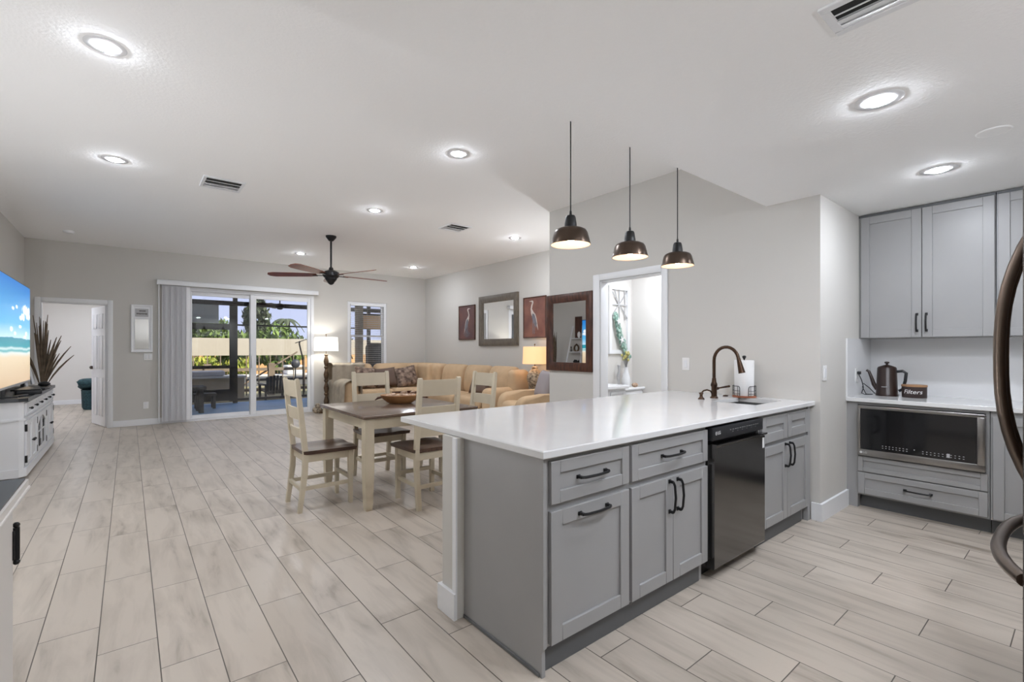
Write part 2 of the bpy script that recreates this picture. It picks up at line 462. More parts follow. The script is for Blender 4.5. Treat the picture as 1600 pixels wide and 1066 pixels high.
# open six-panel bedroom door
dr = thing('door_1', 'white six-panel door standing open into the bedroom', 'door', (-.285, YF + .10, .008), R(90 + 15), world=False)
dr['kind'] = 'structure'
b = B().box(0, -.018, 0, .76, .018, 1.985, .003, 1)
dleaf = build(b, 'door_leaf', 'white_gloss', dr)
b = B()
for z0, z1 in ((.16, .80), (.94, 1.50), (1.62, 1.86)):
    for x0 in (.11, .43):
        for sy in (-1, 1):
            b.box(x0, sy * .018, z0, x0 + .22, sy * .024, z1, .008, 2)
build(b, 'raised_panel', 'white_gloss', dleaf)
b = B()
for sy in (-1, 1):
    b.cyl((.70, sy * .018, .96), (.70, sy * .05, .96), .028); b.cyl((.70, sy * .05, .96), (.70, sy * .055, .96), .011)
    b.box(.60, sy * .045, .952, .715, sy * .060, .970, .004)
build(b, 'door_handle', 'bronze', dr)
for z in (.25, 1.0, 1.78):
    build(B().cyl((-.012, -.02, z - .045), (-.012, -.02, z + .045), .008).box(-.012, -.02, z - .045, .03, -.0185, z + .045), 'hinge', 'black_metal', dr)

# ------------------------------------------------------------------ sliding glass door and window
sl = thing('door_2', 'white framed sliding glass door opening onto the patio', 'door', (1.87, YF + .06, 0)); sl['kind'] = 'structure'
GY = YF + .05
b = B()
b.box(SX0, YF + .0, 0, SX0 + .055, YF + T, SZ).box(SX1 - .055, YF, 0, SX1, YF + T, SZ).box(SX0 + .0552, YF + .002, SZ - .055, SX1 - .0552, YF + T, SZ).box(SX0 + .0552, YF + .002, 0, SX1 - .0552, YF + T, .035)
build(b, 'door_frame', 'white_trim', sl)
def sash(x0, x1, y, nm, lw, rw):
    b = B()
    b.box(x0, y, .035, x0 + lw, y + .035, SZ - .055, .004, 1).box(x1 - rw, y, .035, x1, y + .035, SZ - .055, .004, 1)
    b.box(x0 + lw, y, .035, x1 - rw, y + .035, .10, .004, 1).box(x0 + lw, y, SZ - .13, x1 - rw, y + .035, SZ - .055, .004, 1)
    o = build(b, 'sash', 'white_trim', sl)
    build(B().box(x0 + lw, y + .014, .10, x1 - rw, y + .02, SZ - .13), 'pane', 'glass', o, flat=True)
    return o
sash(SX0 + .02, 1.86, YF + .062, 'a', .06, .07)
s2 = sash(1.80, SX1 - .03, YF + .022, 'b', .10, .09)
build(B().box(1.815, YF - .006, .92, 1.84, YF + .022, 1.16, .005), 'door_handle', 'white_trim', s2)

wn = thing('window_1', 'white sash window with open slatted blinds above the sectional sofa', 'window', (4.095, YF + .06, WZ0)); wn['kind'] = 'structure'
b = B()
b.box(WX0, YF + .02, WZ0, WX0 + .06, YF + T, WZ1).box(WX1 - .06, YF + .02, WZ0, WX1, YF + T, WZ1).box(WX0 + .0602, YF + .021, WZ1 - .05, WX1 - .0602, YF + T, WZ1).box(WX0 + .0602, YF + .021, WZ0, WX1 - .0602, YF + T, WZ0 + .06)
build(b, 'window_frame', 'white_trim', wn)
b = B()
for z0, z1, y in ((WZ0 + .06, 1.585, .05), (1.555, WZ1 - .05, .085)):
    b.box(WX0 + .06, YF + y, z0, WX0 + .10, YF + y + .03, z1).box(WX1 - .10, YF + y, z0, WX1 - .06, YF + y + .03, z1)
    b.box(WX0 + .1002, YF + y + .001, z0, WX1 - .1002, YF + y + .03, z0 + .035).box(WX0 + .1002, YF + y + .001, z1 - .035, WX1 - .1002, YF + y + .03, z1)
sh = build(b, 'sash', 'white_trim', wn)
build(B().box(WX0 + .10, YF + .065, WZ0 + .09, WX1 - .10, YF + .07, 1.55).box(WX0 + .10, YF + .098, 1.59, WX1 - .10, YF + .103, WZ1 - .085), 'pane', 'glass', sh, flat=True)
b = B().box(WX0 - .02, YF - .03, WZ0 - .03, WX1 + .02, YF + .05, WZ0, .005)
build(b, 'window_sill', 'white_trim', wn)
# horizontal blind hung in the reveal
bl = thing('window_blind', 'thin horizontal slat blind hanging open in the window behind the sofa', 'blind', (4.095, YF + .03, WZ0))
build(B().box(WX0 + .065, YF + .005, WZ1 - .085, WX1 - .065, YF + .045, WZ1 - .05, .004), 'head_rail', 'white_trim', bl)
b = B(); z = WZ0 + .09
while z < WZ1 - .10:
    b.box(-.38, -.016, -.0015, .38, .016, .0015, m=Matrix.Translation((4.095, YF + .027, z)) @ Matrix.Rotation(R(-5), 4, 'X')); z += .042
for x in (WX0 + .17, 4.095, WX1 - .17): b.box(x, YF + .024, WZ0 + .09, x + .002, YF + .026, WZ1 - .08)
build(b, 'slats', 'buffet_white', bl)

# vertical blind drawn aside at the slider
vb = thing('vertical_blind', 'pale grey vertical blind bunched up beside the sliding glass door', 'blind', (1.7, YF, 0))
VZ = 2.47
build(B().box(.373, YF - .115, VZ - .085, 3.012, YF - .10, VZ, .003, 1).box(.373, YF - .115, VZ - .02, 3.012, YF, VZ, .003, 1).box(.373, YF - .115, VZ - .085, .385, YF, VZ).box(3.0, YF - .115, VZ - .085, 3.012, YF, VZ), 'valance', 'white_trim', vb)
for i in range(16):
    x = .475 + i * .0225
    m = Matrix.Translation((x, YF - .055, 0)) @ Matrix.Rotation(R(42 + 9 * math.sin(i * 1.7)), 4, 'Z')
    build(B().grid(lambda u, v, m=m: m @ Vector(((u - .5) * .089, .006 * math.cos((u - .5) * PI), .04 + v * (VZ - .13))), 4, 1), 'vane', 'blind_grey', vb)
build(B().cyl((.40, YF - .06, .03), (.40, YF - .06, VZ - .06), .009), 'wand', 'white_trim', vb)

# ================================================================== CEILING FITTINGS
def can_light():
    t = thing('recessed_light', '', 'ceiling light', (0, 0, 0), 0, None, world=False)
    build(B().lathe([(.050, -.003), (.090, -.003), (.095, 0)], n=36), 'trim_ring', 'white_gloss', t)
    build(B().lathe([(.0005, -.014), (.022, -.0132), (.038, -.0106), (.047, -.0073), (.050, -.003)], n=32), 'glowing_lens', 'can_glow', t)
    return t
cans = [(-.10, 3.45, HC, 'round recessed light in the high ceiling on the television side, closest to the kitchen'),
        (-.095, 5.46, HC, 'round recessed light beside the rectangular ceiling vent, on its television side'),
        (2.20, 3.44, HC, 'round recessed light above the dining table, nearest the ceiling step'),
        (2.31, 5.48, HC, 'round recessed light between the dining table and the ceiling fan'),
        (2.34, 8.76, HC, 'small recessed light beyond the ceiling fan, near the sliding door'),
        (4.52, 5.50, HC, 'small recessed light near the square mirror wall and the smaller ceiling vent'),
        (4.53, 8.79, HC, 'small recessed light in the far corner above the sofa'),
        (2.70, .63, HK, 'large bright recessed light in the low kitchen ceiling in front of the peninsula'),
        (4.04, .63, HK, 'round recessed light in the low ceiling close to the grey wall cabinets'),
        (1.95, .0, HK, ''), (1.25, -.15, HK, ''), (2.90, -.25, HK, '')]  # unlabelled ones: unseen lights added to brighten the cabinet fronts
proto = can_light()
kitchen_lens = [q for q in proto.children if q.name.startswith('glowing_lens')][0].data.copy()
kitchen_lens.materials.clear(); kitchen_lens.materials.append(MATS['can_glow_kitchen'])
for i, (x, y, z, lb) in enumerate(cans):
    o = proto if i == 0 else copy_tree(proto)
    o.location = (x, y, z); o['label'] = lb or 'added unseen recessed light brightening the kitchen cabinet fronts'
    o['group'] = 'recessed ceiling lights'
    if z == HK:
        for q in o.children:
            if q.name.startswith('glowing_lens'):
                q.data = kitchen_lens
for nm, x, y, z in (('bedroom', -1.6, 12.6, 2.5), ('bedroom', -1.2, 11.2, 2.5), ('bedroom', -.6, 13.7, 2.5), ('powder', 4.72, 2.72, 2.44), ('powder', 5.05, 3.35, 2.44)):  # out-of-view lights added to brighten both side rooms
    o = copy_tree(proto); o.location = (x, y, z)
    if nm == 'powder':
        for q in o.children:
            if q.name.startswith('glowing_lens'): q.data = kitchen_lens
    o['label'] = 'added unseen ceiling light brightening the bedroom' if nm == 'bedroom' else 'added unseen ceiling light brightening the powder room'

def vent(name, x, y, z, wx, wy, n, label, rz=0):
    t = thing('ceiling_vent', label, 'air vent', (x, y, z), rz)
    b = B(); fr = .03
    x0, x1, y0, y1 = x - wx / 2, x + wx / 2, y - wy / 2, y + wy / 2
    b.box(x0, y0, z - .012, x1, y0 + fr, z, .003, 1).box(x0, y1 - fr, z - .012, x1, y1, z, .003, 1).box(x0, y0 + fr, z - .012, x0 + fr, y1 - fr, z, .003, 1).box(x1 - fr, y0 + fr, z - .012, x1, y1 - fr, z, .003, 1)
    build(b, 'vent_frame', 'white_trim', t)
    build(B().box(x0 + fr, (y0 + y1) / 2 + .004, z - .0095, x1 - fr, y1 - fr, z - .0005), 'duct_shade_plate', 'duct_shade_black', t)  # black plate painted in for the shade inside the duct
    hy = (wy - 2 * fr) / 2
    for f_, a, wd in ((.26, -10, .46), (.74, -10, .46), (1.45, 0, .10)):
        m = Matrix.Translation((x, y0 + fr + hy * f_, z - .011)) @ Matrix.Rotation(R(a), 4, 'X')
        build(B().box(-wx / 2 + fr, -hy * wd / 2, -.001, wx / 2 - fr, hy * wd / 2, .001, m=m), 'louvre', 'white_trim', t)
vent('v', .74, 5.58, HC, .36, .37, 4, 'white rectangular air vent in the high ceiling between two recessed lights, well before the fan', PI)
vent('v', 3.49, 5.55, HC, .34, .35, 4, 'small white air vent in the high ceiling above the sectional sofa', PI)
vent('v', 1.915, .35, HK, .485, .20, 3, 'white slotted air vent in the low kitchen ceiling, cut by the top of the picture', R(90))

single(B().lathe([(.0005, HC - .032), (.05, HC - .03), (.062, HC - .012), (.065, HC)], (-.66, 9.18), 28, ), 'smoke_detector', 'white_trim', 'small white smoke detector on the high ceiling above the bedroom doorway', 'smoke detector')
single(B().lathe([(.0005, HK - .004), (.062, HK - .004), (.068, HK - .003), (.072, HK)], (3.56, .335), 28), 'ceiling_cover_plate', 'ceiling_paint', 'faint white round cover plate on the low kitchen ceiling', 'cover plate')

# ceiling fan
FXc, FYc = 2.33, 7.13
t = thing('ceiling_fan', 'black ceiling fan with five reddish wooden blades over the living room', 'ceiling fan', (FXc, FYc, 2.28))
c = (FXc, FYc)
build(B().lathe([(.0005, HC - .075), (.03, HC - .075), (.055, HC - .045), (.075, HC - .02), (.075, HC)], c), 'canopy', 'black_metal', t)
build(B().cyl((*c, 2.45), (*c, HC - .06), .014), 'downrod', 'black_metal', t)
build(B().lathe([(.015, 2.50), (.03, 2.485), (.035, 2.455), (.08, 2.44), (.115, 2.42), (.12, 2.37), (.10, 2.345), (.085, 2.335), (.085, 2.325), (.07, 2.30), (.045, 2.27), (.04, 2.255), (.02, 2.24), (.0005, 2.235)], c), 'motor_housing', 'black_metal', t)
for k in range(5):
    a = R(3 + 72 * k)
    m = Matrix.Translation((*c, 2.375)) @ Matrix.Rotation(a, 4, 'Z')
    ir = build(B().box(.09, -.022, -.008, .26, .022, .0, .003, 1, m=m), 'blade_iron', 'black_metal', t)
    out = [(.20, -.045), (.30, -.062), (.60, -.075), (.80, -.078), (.875, -.055), (.90, 0), (.875, .055), (.80, .078), (.60, .075), (.30, .062), (.20, .045)]
    mm = m @ Matrix.Rotation(R(13), 4, 'X')
    build(B().prism(out, lambda u, v, d: mm @ Vector((u, v, d)), .001, .009), 'blade', 'fan_blade_wood', t)

# pendant lamps over the peninsula
def pendant(x, y, zb, label):
    t = thing('pendant_lamp', label, 'pendant lamp', (x, y, zb), 0, 'pendant lamps over the peninsula')
    c = (x, y); r = .112
    build(B().lathe([(r, zb), (r * 1.0, zb + .004), (r * .93, zb + .035), (r * .85, zb + .068), (r * .78, zb + .082), (r * .60, zb + .092), (.040, zb + .098), (.036, zb + .10)], c, 36), 'shade', 'pendant_bronze', t)
    build(B().lathe([(r - .002, zb + .001), (r * .91, zb + .035), (r * .83, zb + .066), (r * .6, zb + .088), (.0005, zb + .094)], c, 36), 'shade_lining', 'pendant_lining', t)
    build(B().lathe([(.036, zb + .096), (.034, zb + .12), (.029, zb + .155), (.024, zb + .165), (.008, zb + .17), (.006, zb + .19), (.0035, zb + .195)], c, 24), 'socket_cup', 'black_metal', t)
    build(B().cyl((x, y, zb + .19), (x, y, HC - .02), .0036, n=8), 'cord', 'black_metal', t)
    build(B().lathe([(.0005, HC - .025), (.05, HC - .022), (.06, HC)], c, 24), 'canopy', 'black_metal', t)
    build(B().sph((x, y, zb + .045), .026, (1, 1, 1.25), 16), 'bulb', 'bulb_warm', t)
pendant(1.935, 1.86, 1.868, 'bronze barn pendant lamp nearest the island corner, before the room mirror')
pendant(2.475, 1.86, 1.864, 'middle bronze barn pendant lamp of three, above the powder room doorway')
pendant(3.02, 1.86, 1.870, 'bronze barn pendant lamp hung closest to the faucet and the kitchen wall')

# ================================================================== PENINSULA
CZ = .89
def shaker(wd, h, m, fr=.058, th=.020):
    b = B()
    b.box(0, 0, 0, fr, h, th, .002, 1).box(wd - fr, 0, 0, wd, h, th, .002, 1)
    b.box(fr, 0, 0, wd - fr, fr, th, .002, 1).box(fr, h - fr, 0, wd - fr, h, th, .002, 1)
    b.box(fr - .004, fr - .004, 0, wd - fr + .004, h - fr + .004, th - .010)
    return b.xf(m)
def pull(L_, m):
    b = B()
    for s in (-1, 1):
        b.box(s * L_ / 2 - .010, -.008, 0, s * L_ / 2 + .010, .008, .006, .001, 1)
        b.box(s * L_ / 2 - .007, -.006, .004, s * L_ / 2 + .007, .006, .026, .002, 1)
    pts = [(-L_ / 2, 0, .024), (-L_ / 2 + .018, 0, .032), (0, 0, .037), (L_ / 2 - .018, 0, .032), (L_ / 2, 0, .024)]
    b.tube(pts, .0062, 8)
    return b.xf(m)
def rotm(m): return m @ Matrix.Rotation(R(90), 4, 'Z')

YFc = 1.358      # cabinet face plane
# knee wall behind the cabinets
struct(B().box(1.205, 1.90, 0, XD, 2.03, CZ - .032), 'wall_peninsula', 'wall_paint')
b = B().prism([(1.187, 1.895), (1.2045, 1.895), (1.2045, 2.0305), (XD - .02, 2.0305), (XD - .02, 2.048), (1.187, 2.048)], lambda u, v, d: (u, v, d), 0, .125)
struct(b, 'baseboard_peninsula', 'white_trim')
struct(B().box(1.196, 1.895, .125, 1.205, 1.925, CZ - .032), 'trim_3', 'white_trim')

# worktop with sink cut-out
SKX0, SKX1, SKY0, SKY1 = 3.40, 3.85, 1.49, 1.815
wt = thing('peninsula_worktop', 'long white quartz worktop on the grey kitchen peninsula', 'worktop', (2.6, 1.9, CZ - .032))
CX0, CY0, CY1 = 1.225, 1.320, 2.535
b = B()
b.box(CX0, CY0, CZ - .032, SKX0, CY1, CZ).box(SKX1, CY0, CZ - .032, XD, CY1, CZ).box(SKX0, CY0, CZ - .032, SKX1, SKY0, CZ).box(SKX0, SKY1, CZ - .032, SKX1, CY1, CZ)
bmesh.ops.remove_doubles(b.bm, verts=b.bm.verts, dist=1e-5)
inner = [f for f in b.bm.faces if sum(1 for g in b.bm.faces if g is not f and set(v.index for v in f.verts) == set(v.index for v in g.verts))]
b2 = B()
# build one clean slab: outline prism with a hole, as top/bottom rings
def slab_with_hole(x0, y0, x1, y1, hx0, hy0, hx1, hy1, z0, z1, bv=.004):
    q = B(); bm = q.bm
    def ring(xa, ya, xb, yb, z): return [bm.verts.new(p) for p in ((xa, ya, z), (xb, ya, z), (xb, yb, z), (xa, yb, z))]
    e = bv
    o0 = ring(x0 + e, y0 + e, x1, y1 - e, z0); o1 = ring(x0, y0, x1, y1, z0 + e); o2 = ring(x0, y0, x1, y1, z1 - e); o3 = ring(x0 + e, y0 + e, x1, y1 - e, z1)
    h1 = ring(hx0, hy0, hx1, hy1, z1); h0 = ring(hx0, hy0, hx1, hy1, z0)
    seq = [h0, o0, o1, o2, o3, h1, h0]
    for a, c in zip(seq, seq[1:]):
        for i in range(4): bm.faces.new((a[i], a[(i + 1) % 4], c[(i + 1) % 4], c[i]))
    return q
b.bm.free(); b2.bm.free()
build(slab_with_hole(CX0, CY0, XD, CY1, SKX0, SKY0, SKX1, SKY1, CZ - .032, CZ), 'slab', 'quartz', wt)

def cab_body(name, label, x0, x1, y1, z1, group=None, end=False, kick=True):
    t = thing('base_cabinet', label, 'cabinet', ((x0 + x1) / 2, (YFc + y1) / 2, 0), 0, group)
    b = B().box(x0, YFc, .105, x1, y1, z1)
    if kick: b.box(x0, YFc + .025, 0, x1, y1, .105)
    build(b, 'carcass', 'grey_cabinet', t, flat=True)
    return t
DZ0, DZ1, WZa, WZb = .115, .640, .668, .838
# end panel belongs to the pull-out cabinet
t = cab_body('c', 'grey peninsula cabinet at the exposed end, one drawer over a pull-out door', 1.263, 1.786, 1.895, CZ - .034)
b = B().prism([(1.350 + .0, .0), (1.352, .0), (1.895, .0), (1.895, CZ - .033), (1.342, CZ - .033), (1.342, .115), (1.352, .105)], lambda u, v, d: (d, u, v), 1.245, 1.263)
build(b, 'end_panel', 'grey_cabinet', t, flat=True)
build(B().box(1.238, 1.36, 0, 1.245, 1.895, .018, .003, 1), 'shoe_moulding', 'grey_kick', t)
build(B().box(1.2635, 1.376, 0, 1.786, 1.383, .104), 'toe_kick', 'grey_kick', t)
def drawer(t, x0, x1, z0, z1, hl=None, nm='drawer', fr=.05):
    d = build(shaker(x1 - x0, z1 - z0, FY(x0, YFc, z0), fr), nm, 'grey_cabinet', t)
    if hl: build(pull(hl, FY((x0 + x1) / 2, YFc - (.02 if fr > .06 else .010), (z0 + z1) / 2)), 'handle', 'black_metal', d)
    return d
drawer(t, 1.285, 1.777, WZa, WZb, .17)
d = build(shaker(.492, DZ1 - DZ0, FY(1.285, YFc, DZ0), .062), 'door', 'grey_cabinet', t)
build(pull(.17, FY(1.531, YFc - .020, DZ1 - .036)), 'handle', 'black_metal', d)
def two_doors(t, x0, x1, hz, gap=.003):
    xm = (x0 + x1) / 2
    for a, c, hx in ((x0, xm - gap / 2, xm - .036), (xm + gap / 2, x1, xm + .036)):
        d = build(shaker(c - a, DZ1 - DZ0, FY(a, YFc, DZ0), .06), 'door', 'grey_cabinet', t)
        build(pull(.15, rotm(FY(hx, YFc - .020, hz))), 'handle', 'black_metal', d)
t = cab_body('c', 'grey peninsula cabinet with one wide drawer over two doors, beside the dishwasher', 1.786, 2.482, 1.895, CZ - .034)
drawer(t, 1.797, 2.472, WZa, WZb, .17)
two_doors(t, 1.797, 2.472, .545)
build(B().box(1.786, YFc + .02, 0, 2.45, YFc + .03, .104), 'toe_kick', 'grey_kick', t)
t = cab_body('c', 'grey sink cabinet with two false drawer fronts beside the kitchen wall corner', 3.135, 3.975, 1.47, CZ - .034)
drawer(t, 3.150, 3.545, WZa, WZb, None, 'drawer_front', .062); drawer(t, 3.560, 3.930, WZa, WZb, None, 'drawer_front', .062)
two_doors(t, 3.150, 3.930, .555)
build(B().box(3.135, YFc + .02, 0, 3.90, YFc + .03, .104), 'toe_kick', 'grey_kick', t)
build(B().box(3.935, YFc - .012, 0, 3.982, YFc + .02, CZ - .034), 'filler_strip', 'grey_cabinet', t, flat=True)

# dishwasher
t = thing('dishwasher', 'black stainless dishwasher built into the kitchen peninsula', 'dishwasher', (2.81, 1.6, 0))
x0, x1 = 2.492, 3.128
build(B().box(x0, YFc + .01, .10, x1, 1.89, CZ - .04).box(x0 + .02, YFc + .05, 0, x1 - .02, YFc + .07, .10), 'tub', 'black_metal', t)
b = B().prism([(YFc + .01, .065), (YFc - .040, .065), (YFc - .046, .075), (YFc - .046, .735), (YFc - .062, .748), (YFc - .062, .756), (YFc - .03, .756), (YFc + .01, .742)], lambda u, v, d: (d, u, v), x0 + .004, x1 - .004)
dd = build(b, 'door', 'black_stainless', t, flat=True)
cp = build(B().box(x0 + .004, YFc - .036, .772, x1 - .004, YFc + .01, .846, .005), 'control_panel', 'plastic_black', t)
build(text_mesh('LG', .026, FY(x0 + .075, YFc - .0365, .812), .0006), 'logo', 'label_white', cp, flat=True)
b = B()
b.cyl((x0 + .042, YFc - .0362, .812), (x0 + .042, YFc - .0372, .812), .011, n=18)
for i in range(13):
    xx = x0 + .20 + i * .029
    b.box(xx, YFc - .0362, .815, xx + .012 + .004 * (i % 3), YFc - .0370, .8185)
    if i % 2: b.box(xx, YFc - .0362, .803, xx + .010, YFc - .0370, .806)
build(b, 'button_marks', 'dim_mark', cp, flat=True)
build(B().box(x1 - .04, YFc - .0465, .66, x1 - .012, YFc - .0470, .725), 'sticker', 'label_white', dd, flat=True)

# sink, faucet and worktop items
t = thing('kitchen_sink', 'stainless undermount sink sunk in the white peninsula worktop', 'sink', ((SKX0 + SKX1) / 2, (SKY0 + SKY1) / 2, .68))
q = B(); e = .004
x0, x1, y0, y1, zt, zb = SKX0 - e, SKX1 + e, SKY0 - e, SKY1 + e, CZ - .0335, .70
q.box(x0, y0, zb - .01, x1, y1, zb).box(x0 - .01, y0, zb, x0, y1, zt).box(x1, y0, zb, x1 + .01, y1, zt).box(x0, y0 - .01, zb, x1, y0, zt).box(x0, y1, zb, x1, y1 + .01, zt)
build(q, 'basin', 'sink_steel', t, flat=True)
build(B().cyl(((x0 + x1) / 2, (y0 + y1) / 2, zb), ((x0 + x1) / 2, (y0 + y1) / 2, zb + .004), .04), 'drain', 'stainless', t)

fx, fy = 3.635, 1.915
t = thing('kitchen_faucet', 'tall bronze gooseneck faucet behind the sink', 'faucet', (fx, fy, CZ))
build(B().lathe([(.0005, CZ), (.031, CZ), (.030, CZ + .008), (.022, CZ + .016), (.021, CZ + .09), (.026, CZ + .10), (.024, CZ + .115), (.018, CZ + .13), (.015, CZ + .16), (.0005, CZ + .165)], (fx, fy)), 'body', 'bronze', t)
pts = [(fx, fy, CZ + .14), (fx, fy, CZ + .30)]
rr_ = .098
for k in range(1, 13):
    a = PI * k / 12 * .93
    pts.append((fx, fy - rr_ + rr_ * math.cos(a), CZ + .30 + rr_ * 1.1 * math.sin(a)))
build(B().tube(pts, .0125, 14), 'gooseneck', 'bronze', t)
a, b_ = Vector(pts[-1]), Vector(pts[-1]) + Vector((0, -.028, -.115))
build(B().cyl(a, a + (b_ - a) * .25, .013, .016).cyl(a + (b_ - a) * .25, b_, .016, .025), 'spray_head', 'bronze', t)
build(B().cyl((fx + .015, fy, CZ + .075), (fx + .05, fy - .008, CZ + .077), .016, .012).cyl((fx + .045, fy - .01, CZ + .078), (fx + .125, fy - .06, CZ + .092), .006, .009).sph((fx + .125, fy - .06, CZ + .092), .0095), 'lever', 'bronze', t)
sx, sy = 3.475, 1.935
t = thing('soap_dispenser', 'short bronze soap dispenser with curved spout beside the faucet', 'soap dispenser', (sx, sy, CZ))
build(B().lathe([(.0005, CZ), (.025, CZ), (.024, CZ + .006), (.013, CZ + .018), (.011, CZ + .035), (.017, CZ + .045), (.015, CZ + .052), (.0005, CZ + .055)], (sx, sy), 20), 'body', 'bronze', t)
build(B().tube([(sx, sy, CZ + .045), (sx + .02, sy - .008, CZ + .066), (sx + .05, sy - .02, CZ + .072), (sx + .08, sy - .034, CZ + .062), (sx + .09, sy - .038, CZ + .045)], .006, 10), 'spout', 'bronze', t)
single(B().lathe([(.0005, CZ), (.021, CZ), (.021, CZ + .006), (.013, CZ + .010), (.0005, CZ + .011)], (3.86, 1.935), 20), 'disposal_button', 'bronze', 'small round bronze disposal button on the worktop between faucet and paper towel', 'button')

# paper towel holder: wooden base, wire basket, roll, finial
px, py = 3.902, 1.80
t = thing('paper_towel_holder', 'black wire paper towel holder on a wooden base in the worktop corner', 'paper towel holder', (px, py, CZ))
build(B().lathe([(.0005, CZ), (.088, CZ), (.090, CZ + .006), (.088, CZ + .014), (.0005, CZ + .014)], (px, py), 32), 'base', 'red_wood', t)
b = B()
def arc(a0, a1, z, n=16, r=.086): return [(px + r * math.cos(a0 + (a1 - a0) * i / n), py + r * math.sin(a0 + (a1 - a0) * i / n), z) for i in range(n + 1)]
import_a = R(-155)
g0, g1 = R(-155 - 22), R(-155 + 22)        # opening faces the viewer
for zz in (CZ + .03, CZ + .055):
    b.tube(arc(g1, g0 + 2 * PI, zz), .0018, 6)
b.tube(arc(g1 + .15, g0 + 2 * PI - .15, CZ + .092), .0028, 6)
for sg, aa in ((1, g1), (-1, g0)):
    b.tube([(px + .086 * math.cos(aa), py + .086 * math.sin(aa), CZ + .012), (px + .086 * math.cos(aa), py + .086 * math.sin(aa), CZ + .078), (px + .086 * math.cos(aa + sg * .06), py + .086 * math.sin(aa + sg * .06), CZ + .089), (px + .086 * math.cos(aa + sg * .16), py + .086 * math.sin(aa + sg * .16), CZ + .092)], .0028, 6)
for i in range(11):
    aa = g1 + .2 + (2 * PI - (g1 - g0) - .4) * i / 10
    b.cyl((px + .086 * math.cos(aa), py + .086 * math.sin(aa), CZ + .012), (px + .086 * math.cos(aa), py + .086 * math.sin(aa), CZ + .092), .0018, n=6)
build(b, 'wire_basket', 'black_metal', t)
build(B().cyl((px, py, CZ + .014), (px, py, CZ + .31), .005).lathe([(.0005, CZ + .340), (.012, CZ + .337), (.016, CZ + .327), (.010, CZ + .317), (.006, CZ + .308)], (px, py), 16), 'post', 'black_metal', t)
t = thing('paper_towel_roll', 'white paper towel roll on the wire holder by the faucet', 'paper towel', (px, py, CZ + .015))
build(B().lathe([(.02, CZ + .015), (.070, CZ + .015), (.072, CZ + .02), (.074, CZ + .297), (.072, CZ + .302), (.02, CZ + .302)], (px, py), 36), 'roll', 'paper_white', t)

# ================================================================== KITCHEN WALL CABINETS
BX, UX = 4.60, 4.92
def carc(name, label, x0, y0, z0, x1, y1, z1, mat='grey_cabinet'):
    t = thing(name, label, 'cabinet', ((x0 + x1) / 2, (y0 + y1) / 2, z0))
    build(B().box(x0, y0, z0, x1, y1, z1), 'carcass', mat, t, flat=True); return t
t = carc('wall_cabinet', 'grey two-door wall cabinet hung beside the corner, above the kettle', UX, .452, 1.372, XB, YK, 2.412)
for y0, y1, hy in ((1.268, .866, .893), (.862, .456, .835)):
    d = build(shaker(y0 - y1, 1.03, FX(UX, y0, 1.377), .062), 'door', 'grey_cabinet', t)
    build(pull(.13, rotm(FX(UX - .02, hy, 1.495))), 'handle', 'black_metal', d)
build(B().box(UX - .004, .452, 2.412, XB, YK, HK - .004), 'top_gap_shade', 'grey_kick', t)  # dark strip stands in for the shadowed gap below the ceiling
t = carc('wall_cabinet', 'grey wall cabinet cut by the picture edge behind the fridge handle', UX, -.30, 1.372, XB, .448, 2.412)
for y0, y1, hy in ((.440, .075, .11), (.071, -.295, .04)):
    d = build(shaker(y0 - y1, 1.03, FX(UX, y0, 1.377), .062), 'door', 'grey_cabinet', t)
    build(pull(.13, rotm(FX(UX - .02, hy, 1.495))), 'handle', 'black_metal', d)
build(B().box(UX - .004, -.30, 2.412, XB, .448, HK - .004), 'top_gap_shade', 'grey_kick', t)

t = carc('base_cabinet', 'grey base cabinet with a drawer under the built-in microwave', BX, .452, .108, XB, YK, .305)
b = B().box(BX, .452, .305, XB, .470, CZ - .034).box(BX, YK - .075, .305, XB, YK, CZ - .034).box(BX, .47, CZ - .055, XB, YK - .075, CZ - .034).box(BX, .47, .305, XB, YK - .075, .425).box(BX, YK - .075, 0, BX + .06, YK, .108)
build(b, 'microwave_opening', 'grey_cabinet', t, flat=True)
d = build(shaker(.745, .170, FX(BX, 1.205, .122), .045), 'drawer', 'grey_cabinet', t)
build(pull(.15, FX(BX - .010, .832, .207)), 'handle', 'black_metal', d)
build(shaker(.745, .122, FX(BX, 1.205, .300), .035), 'false_front', 'grey_cabinet', t)
build(B().box(BX + .07, .452, 0, BX + .08, YK - .075, .108), 'toe_kick', 'grey_kick', t)
t = carc('base_cabinet', 'grey base cabinet with a tall door beside the microwave, mostly behind the fridge handle', BX, -.30, .108, XB, .448, CZ - .034)
for y0, y1 in ((.435, .075), (.071, -.295)):
    build(shaker(y0 - y1, .70, FX(BX, y0, .12), .055), 'door', 'grey_cabinet', t)
build(B().box(BX + .07, -.30, 0, BX + .08, .448, .108), 'toe_kick', 'grey_kick', t)
t = thing('counter_worktop', 'white quartz worktop carrying the kettle above the microwave', 'worktop', (4.9, .5, CZ - .034))
build(B().box(BX - .028, -.30, CZ - .034, XB - .0005, YK - .0005, CZ - .002, .003, 1), 'slab', 'quartz', t)
t = thing('backsplash', 'plain white slab backsplash above the kettle worktop', 'backsplash', (XB, .5, CZ - .002))
build(B().box(XB - .014, -.30, CZ - .002, XB - .002, YK - .001, 1.371), 'rear_slab', 'backsplash', t)
build(B().box(BX - .028, YK - .013, CZ - .002, XB - .0145, YK - .001, 1.371), 'return_slab', 'backsplash', t)

